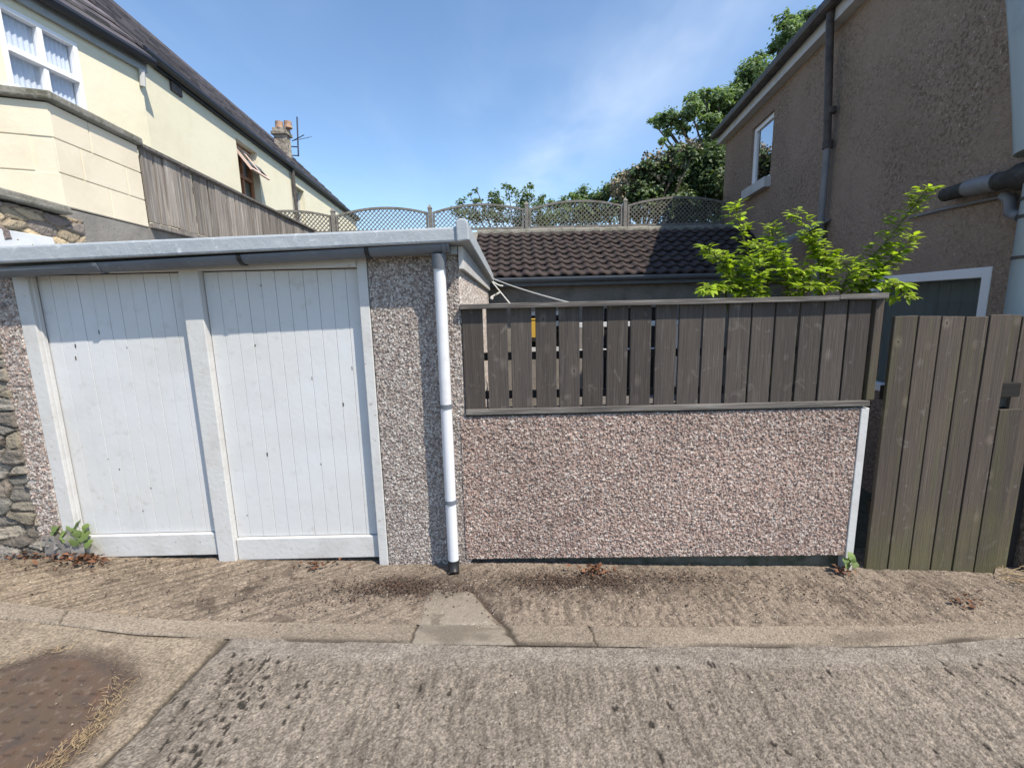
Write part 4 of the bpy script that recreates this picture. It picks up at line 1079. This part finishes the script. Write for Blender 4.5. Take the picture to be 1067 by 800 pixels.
# the lime green sapling that leans over the fence
sp = thing('sapling', 'lime green sapling with bright leaves leaning over the fence top', 'shrub', (1.75, 3.3, -.08))
def spx(x, y, Y): return Vector(wpx(x, y, Y))
stems = [  # pixel paths with depth
    [(800, 330, 3.35), (792, 290, 3.3), (775, 250, 3.25), (766, 214, 3.2)],
    [(800, 330, 3.35), (778, 296, 3.25), (752, 272, 3.15), (735, 258, 3.1)],
    [(800, 330, 3.35), (800, 285, 3.3), (806, 255, 3.3), (803, 236, 3.3)],
    [(800, 330, 3.35), (770, 305, 3.2), (745, 298, 3.1), (735, 303, 3.05)],
    [(820, 330, 3.3), (820, 290, 3.2), (812, 268, 3.2), (790, 255, 3.1)],
    [(850, 330, 3.3), (855, 290, 3.25), (846, 250, 3.2), (828, 222, 3.2)],
    [(850, 330, 3.3), (862, 280, 3.25), (858, 262, 3.2), (840, 245, 3.2)],
    [(880, 330, 3.3), (895, 285, 3.2), (925, 250, 3.1), (950, 218, 3.05), (966, 197, 3.0)],
    [(880, 330, 3.3), (905, 290, 3.2), (932, 268, 3.1), (952, 246, 3.05)],
    [(880, 330, 3.3), (900, 300, 3.15), (930, 296, 3.05), (945, 310, 3.0)],
    [(840, 330, 3.3), (835, 300, 3.2), (822, 285, 3.15), (850, 282, 3.1)],
    [(870, 330, 3.3), (878, 300, 3.15), (885, 280, 3.1), (870, 270, 3.1)],
    [(785, 330, 3.3), (782, 308, 3.15), (790, 288, 3.1), (780, 270, 3.1)],
    [(815, 330, 3.3), (830, 306, 3.1), (842, 298, 3.05), (862, 300, 3.05)],
    [(760, 330, 3.35), (756, 305, 3.2), (760, 285, 3.15), (757, 268, 3.15)],
    [(895, 330, 3.3), (895, 305, 3.2), (908, 288, 3.1), (922, 282, 3.1)],
]
b = MB(); PV = []; PF = []; g = random.Random(4)
def catm(p, t):
    k = min(int(t*(len(p)-1)), len(p)-2); u = t*(len(p)-1)-k
    P0 = p[max(k-1, 0)]; P1 = p[k]; P2 = p[k+1]; P3 = p[min(k+2, len(p)-1)]
    return .5*((2*P1)+(P2-P0)*u+(2*P0-5*P1+4*P2-P3)*u*u+(3*P1-P0-3*P2+P3)*u**3)
def leaflet(p, d, nrm, L, W):
    d = d.normalized(); s = d.cross(nrm).normalized(); nn = s.cross(d).normalized()
    k = len(PV); cup = .12*L
    ax = [p, p+d*L*.33-nn*cup*.0, p+d*L*.68-nn*cup*.35, p+d*L-nn*cup*1.2]
    row = [(ax[0], 0), (ax[1], W*.5), (ax[2], W*.42), (ax[3], 0)]
    PV.append(ax[0]); 
    PV.extend([ax[1]-s*W*.5+nn*W*.14, ax[1], ax[1]+s*W*.5+nn*W*.14, ax[2]-s*W*.38+nn*W*.10, ax[2], ax[2]+s*W*.38+nn*W*.10, ax[3]])
    PF.extend([(k, k+2, k+1), (k, k+3, k+2), (k+1, k+2, k+5), (k+1, k+5, k+4), (k+2, k+3, k+6), (k+2, k+6, k+5), (k+4, k+5, k+7), (k+5, k+6, k+7)])
root = Vector((1.75, 3.35, -.08))
for si, st in enumerate(stems):
    p = [spx(*q) for q in st]
    pts = [catm(p, t) for t in np.linspace(0, 1, 14)]
    b.tube(pts, [.009-.0065*i/13 for i in range(14)], 6)
    b.tube([root+Vector((g.uniform(-.06, .06), g.uniform(-.05, .05), 0)), root.lerp(p[0], .6)+Vector((0, 0, .08)), p[0]], [.016, .013, .009], 6)
    nl = int(18+sum((a-c).length for a, c in zip(pts, pts[1:]))*64)
    for i in range(nl):
        t = .22+.78*(i+.6*g.random())/nl; q = catm(p, min(t, 1)); tg = (catm(p, min(t+.03, 1))-catm(p, max(t-.03, 0))).normalized()
        ang = g.uniform(0, 6.28); sd_ = Vector((math.cos(ang), math.sin(ang)*.8, g.uniform(-.25, .45)))
        d = (sd_+tg*.5).normalized(); pl = g.uniform(.03, .08)*(1.1-.5*t); e = q+d*pl
        b.tube([q, e], [.002, .0014], 4, cap=False)
        up = (Vector((g.uniform(-.4, .4), g.uniform(-.7, .1), 1))).normalized()
        L = g.uniform(.045, .100)*(1.12-.4*t)
        leaflet(e, d+Vector((0, 0, -.25)), up, L, L*g.uniform(.42, .55))
        if g.random() < .8:
            side = d.cross(up).normalized()
            for sg in (-1, 1): leaflet(e-d*.006, (d*.55+side*sg+Vector((0, 0, -.15))), up, L*.8, L*.38)
b.build('stem', M['stem_green'], sp, smooth=True)
V = np.array([tuple(v) for v in PV]); mesh_np('foliage', V, np.array(PF), M['leaf_lime'], sp, smooth=False)

# weeds and litter at the foot of the walls
def weed(name, label, base, leaves, seed, m, L0):
    t = thing(name, label, 'weed', tuple(base)); g = random.Random(seed); b = MB(); V = []; F = []
    for (dx, dy, dz) in leaves:
        e = Vector(base)+Vector((dx, dy, dz)); b.tube([base, Vector(base).lerp(e, .5)+Vector((0, 0, .02)), e], [.003, .0025, .002], 5)
        n = Vector((g.uniform(-.4, .4), -.8, g.uniform(.3, .9))).normalized(); s = n.cross(Vector((0, 0, 1))).normalized(); u = s.cross(n)
        L = L0*g.uniform(.75, 1.2); k = len(V); V.append(tuple(e))
        nn = 22
        for i in range(nn):
            a = 2*math.pi*i/nn; r = L*(.46+.10*abs(math.cos(2.5*a))+(.03 if i % 2 else -.03)+g.uniform(-.03, .03)); V.append(tuple(e+s*r*math.cos(a)+u*r*math.sin(a)+n*(.12*L*math.sin(a*2+1))))
        F += [(k, k+1+i, k+1+(i+1) % nn) for i in range(nn)]
    b.build('stem', M['stem_green'], t)
    mesh_np('leaves', np.array(V), np.array(F), m, t, smooth=False)
    return t
wb_ = onG(78, 577)
w_ = weed('weed', 'small weed with round green and withered leaves below the left garage door', (wb_[0], wb_[1], gz(wb_[0])-.005),
     [(-.07, -.02, .20), (-.02, -.02, .17), (.10, -.02, .14), (-.09, -.02, .17), (.03, -.01, .20), (.07, -.03, .16), (.06, -.04, .11), (.13, -.03, .09), (.0, -.03, .14), (.04, .0, .22), (.09, .01, .18)], 3, M['weed'], .062)
V = []; F = []; g = random.Random(12)
for (dx, dz, L) in ((-.10, .06, .10), (-.08, .11, .09), (-.04, .05, .11), (-.05, .12, .08), (.05, .09, .12), (.06, .05, .10), (.14, .04, .08), (.02, .15, .08), (-.13, .12, .07), (-.02, .02, .09)):
    k = len(V); e = Vector((wb_[0]+dx, wb_[1]-.02-g.uniform(0, .03), gz(wb_[0])+dz-.005)); V.append(tuple(e))
    for i in range(9):
        a = 2*math.pi*i/9; V.append(tuple(e+Vector((L*.45*math.cos(a), g.uniform(-.02, .02), L*.55*math.sin(a)))))
    F += [(k, k+1+i, k+1+(i+1) % 9) for i in range(9)]
mesh_np('withered_leaves', np.array(V), np.array(F), M['weed_grey'], w_, smooth=False)
w2b = onG(880, 596)
weed('weed', 'small green weed at the right end of the pink wall', (w2b[0], D-.06, gz(w2b[0])+.03), [(-.02, 0, .07), (.01, 0, .10), (.03, -.01, .05), (-.01, 0, .04), (.02, .0, .075)], 8, M['weed'], .045)


def scatter(name, label, cat, pts, size, m, seed, lift=.03, asp=.6):
    """loose flat bits lying on the ground"""
    g = np.random.default_rng(seed); P = np.array(pts); n = len(P)
    N_ = np.stack([g.normal(size=n)*.45, g.normal(size=n)*.45, np.ones(n)], 1)
    V, F = leaf_mesh(P+np.array([0, 0, lift])*g.random((n, 1)), N_, size, asp, .2, seed)
    o = mesh_np(name, V, F, m, None, smooth=False)
    return tag(o, label, cat, kind='stuff')
def cloud(px_, py_, sx, sy, n, seed, top=.010):
    g = np.random.default_rng(seed); c = onG(px_, py_); X = c[0]+g.normal(size=n)*sx; Y = np.minimum(c[1]+g.normal(size=n)*sy, D-.03)
    return np.stack([X, Y, gz(X)+top+pav_dip(X, Y-L1(X))], 1)
scatter('dead_leaves', 'rust brown dead leaves heaped along the wall foot and under the weeds', 'leaves',
        np.concatenate([cloud(620, 597, .06, .03, 60, 1), cloud(90, 579, .07, .035, 50, 2), cloud(332, 588, .06, .02, 26, 3), cloud(878, 598, .03, .02, 22, 4), cloud(1005, 630, .05, .035, 18, 5), cloud(20, 562, .25, .05, 60, 6), cloud(75, 587, .12, .03, 50, 16)]), .034, M['dead'], 21, .04)
scatter('leaf_litter', 'dark crumbled litter in patches on the pavement strip', 'litter',
        np.concatenate([cloud(415, 612, .22, .055, 900, 7), cloud(590, 606, .24, .05, 900, 8), cloud(690, 603, .3, .04, 500, 9), cloud(330, 625, .35, .07, 140, 10), cloud(860, 620, .3, .08, 120, 11), cloud(1000, 625, .12, .06, 60, 12), cloud(130, 590, .4, .07, 160, 15), cloud(500, 612, 1.4, .14, 700, 31), cloud(800, 612, .8, .12, 420, 32), cloud(20, 580, .4, .1, 200, 33)]), .014, M['litter'], 22, .012)
P = []
g = np.random.default_rng(5)
for i in range(2600):
    X = g.uniform(-3.1, 3.2); Y = g.uniform(2.1, D-.03) if i > 500 else g.uniform(1.4, 2.1)
    low_ = Y < L2(np.array([X]))[0]
    P.append((X, Y, float(gz(X))+(.003 if low_ else .009+float(pav_dip(np.array([X]), np.array([Y])-L1(np.array([X])))[0]))))
scatter('loose_grit', 'pale grit and small stones scattered over the lane', 'grit', P, .0075, M['grit'], 23, .003, .8)
# dry grass along the edge of the cover and twigs by the gate
b = MB(); g = random.Random(9)
for i in range(620):
    a = g.gauss(-.15, .42); rr = MR+.015+g.gauss(0, .03); X = MC[0]+rr*math.cos(a); Y = MC[1]+rr*math.sin(a)
    an = a+1.57+g.gauss(0, .8); l = g.uniform(.008, .03); z = float(gz(X))+g.uniform(.0, .012)
    b.bar((X, Y, z), (X+l*math.cos(an), Y+l*math.sin(an), z+g.uniform(-.002, .012)), .0011, .0009)
for i in range(60):
    a = g.uniform(1.7, 2.6); rr = MR+.02+abs(g.gauss(0, .03)); X = MC[0]+rr*math.cos(a); Y = MC[1]+rr*math.sin(a); an = g.uniform(0, 6.3); l = g.uniform(.01, .04); z = float(gz(X))+.004
    b.bar((X, Y, z), (X+l*math.cos(an), Y+l*math.sin(an), z+.006), .0016, .0012)
tag(b.build('dry_grass', M['straw']), 'straw coloured dry grass around the edge of the iron cover', 'grass', kind='stuff')
b = MB()
for i in range(26):
    c = onG(g.uniform(1030, 1064), g.uniform(596, 612)); an = g.gauss(-.5, .5); l = g.uniform(.04, .18); z = c[2]+.04+g.uniform(0, .01)
    b.bar((c[0], c[1], z), (c[0]+l*math.cos(an), c[1]+l*math.sin(an), z+g.uniform(-.01, .01)), .004, .003)
tag(b.build('twigs', M['straw']), 'dry twigs lying at the foot of the gate', 'twigs', kind='stuff')

# ================================================================== LIGHT, SKY, CAMERA
S = Vector((.57, -.45, 1.0)).normalized()
sun = bpy.data.lights.new('sun', 'SUN'); sun.energy = 3.85; sun.angle = R_(.55); sun.color = (1, .915, .775)
so = bpy.data.objects.new('sun', sun); COL.objects.link(so); so.rotation_euler = S.to_track_quat('Z', 'Y').to_euler()
w = bpy.data.worlds.new('World'); sc.world = w; w.use_nodes = True
nt = w.node_tree; N = nt.nodes; L = nt.links; bg = N['Background']
sky = N.new('ShaderNodeTexSky'); sky.sky_type = 'NISHITA'; sky.sun_disc = False
sky.sun_elevation = math.asin(S.z); sky.sun_rotation = math.atan2(S.x, S.y); sky.air_density = 1.0; sky.dust_density = .3; sky.ozone_density = 2.6
# thin drifting cirrus
tc = N.new('ShaderNodeTexCoord'); sx = N.new('ShaderNodeSeparateXYZ'); L.new(tc.outputs['Generated'], sx.inputs[0])
mz = N.new('ShaderNodeMath'); mz.operation = 'MAXIMUM'; mz.inputs[1].default_value = .06; L.new(sx.outputs['Z'], mz.inputs[0])
dx = N.new('ShaderNodeMath'); dx.operation = 'DIVIDE'; L.new(sx.outputs['X'], dx.inputs[0]); L.new(mz.outputs[0], dx.inputs[1])
dy = N.new('ShaderNodeMath'); dy.operation = 'DIVIDE'; L.new(sx.outputs['Y'], dy.inputs[0]); L.new(mz.outputs[0], dy.inputs[1])
cx = N.new('ShaderNodeCombineXYZ'); L.new(dx.outputs[0], cx.inputs[0]); L.new(dy.outputs[0], cx.inputs[1])
def mth(op, a, b=None, clamp=False):
    n = N.new('ShaderNodeMath'); n.operation = op; n.use_clamp = clamp
    for k, v in ((0, a), (1, b)):
        if v is None: continue
        if isinstance(v, (int, float)): n.inputs[k].default_value = v
        else: L.new(v, n.inputs[k])
    return n.outputs[0]
def wisps(rot, scl, loc, lo, hi, det=7, dist=.5):
    mp = N.new('ShaderNodeMapping'); mp.inputs['Rotation'].default_value = (0, 0, R_(rot)); mp.inputs['Scale'].default_value = scl; mp.inputs['Location'].default_value = loc
    L.new(cx.outputs[0], mp.inputs[0])
    nz = N.new('ShaderNodeTexNoise'); nz.inputs['Scale'].default_value = 1.5; nz.inputs['Detail'].default_value = det; nz.inputs['Roughness'].default_value = .55; nz.inputs['Distortion'].default_value = dist
    L.new(mp.outputs[0], nz.inputs['Vector'])
    mr = N.new('ShaderNodeMapRange'); mr.interpolation_type = 'SMOOTHSTEP'; mr.inputs['From Min'].default_value = lo; mr.inputs['From Max'].default_value = hi
    L.new(nz.outputs['Fac'], mr.inputs['Value'])
    return mr.outputs[0]
# one long soft streak of cirrus towards the tree, and a thin uneven veil
fu = mth('ADD', dx.outputs[0], mth('ADD', mth('MULTIPLY', dy.outputs[0], .204), -1.04))
band = mth('EXPONENT', mth('MULTIPLY', mth('POWER', mth('ABSOLUTE', mth('MULTIPLY', fu, 3.0)), 2), -1))
veil = wisps(-12, (1.5, .5, 1), (3.1, .7, 0), .35, .85)
streak = wisps(12, (1.1, .5, 1), (.4, .2, 0), .2, .9, 4, .2)
fac = mth('ADD', mth('MULTIPLY', veil, .07), mth('MULTIPLY', mth('MULTIPLY', band, streak), .45), True)
mx = N.new('ShaderNodeMix'); mx.data_type = 'RGBA'; L.new(fac, mx.inputs['Factor']); tn = N.new('ShaderNodeMix'); tn.data_type = 'RGBA'; tn.blend_type = 'MULTIPLY'; tn.inputs['Factor'].default_value = 1; tn.inputs['B'].default_value = (.94, 1.0, 1.02, 1); L.new(sky.outputs[0], tn.inputs['A'])
L.new(tn.outputs['Result'], mx.inputs['A']); mx.inputs['B'].default_value = (5.2, 5.7, 6.5, 1)
L.new(mx.outputs['Result'], bg.inputs['Color']); bg.inputs['Strength'].default_value = .122

cam = bpy.data.cameras.new('camera'); co = bpy.data.objects.new('camera', cam); COL.objects.link(co)
cam.sensor_fit = 'HORIZONTAL'; cam.sensor_width = 36; cam.lens = FPX/1067*36; cam.clip_start = .05; cam.clip_end = 2000
rm = Matrix(((Rv[0], Uv[0], -Fv[0]), (Rv[1], Uv[1], -Fv[1]), (Rv[2], Uv[2], -Fv[2])))
co.matrix_world = Matrix.Translation((0, 0, H)) @ rm.to_4x4()
sc.camera = co
sc.render.engine = 'CYCLES'
sc.cycles.max_bounces = 6; sc.cycles.transparent_max_bounces = 8
sc.view_settings.view_transform = 'Standard'; sc.view_settings.look = 'None'; sc.view_settings.gamma = 1; sc.view_settings.exposure = .84
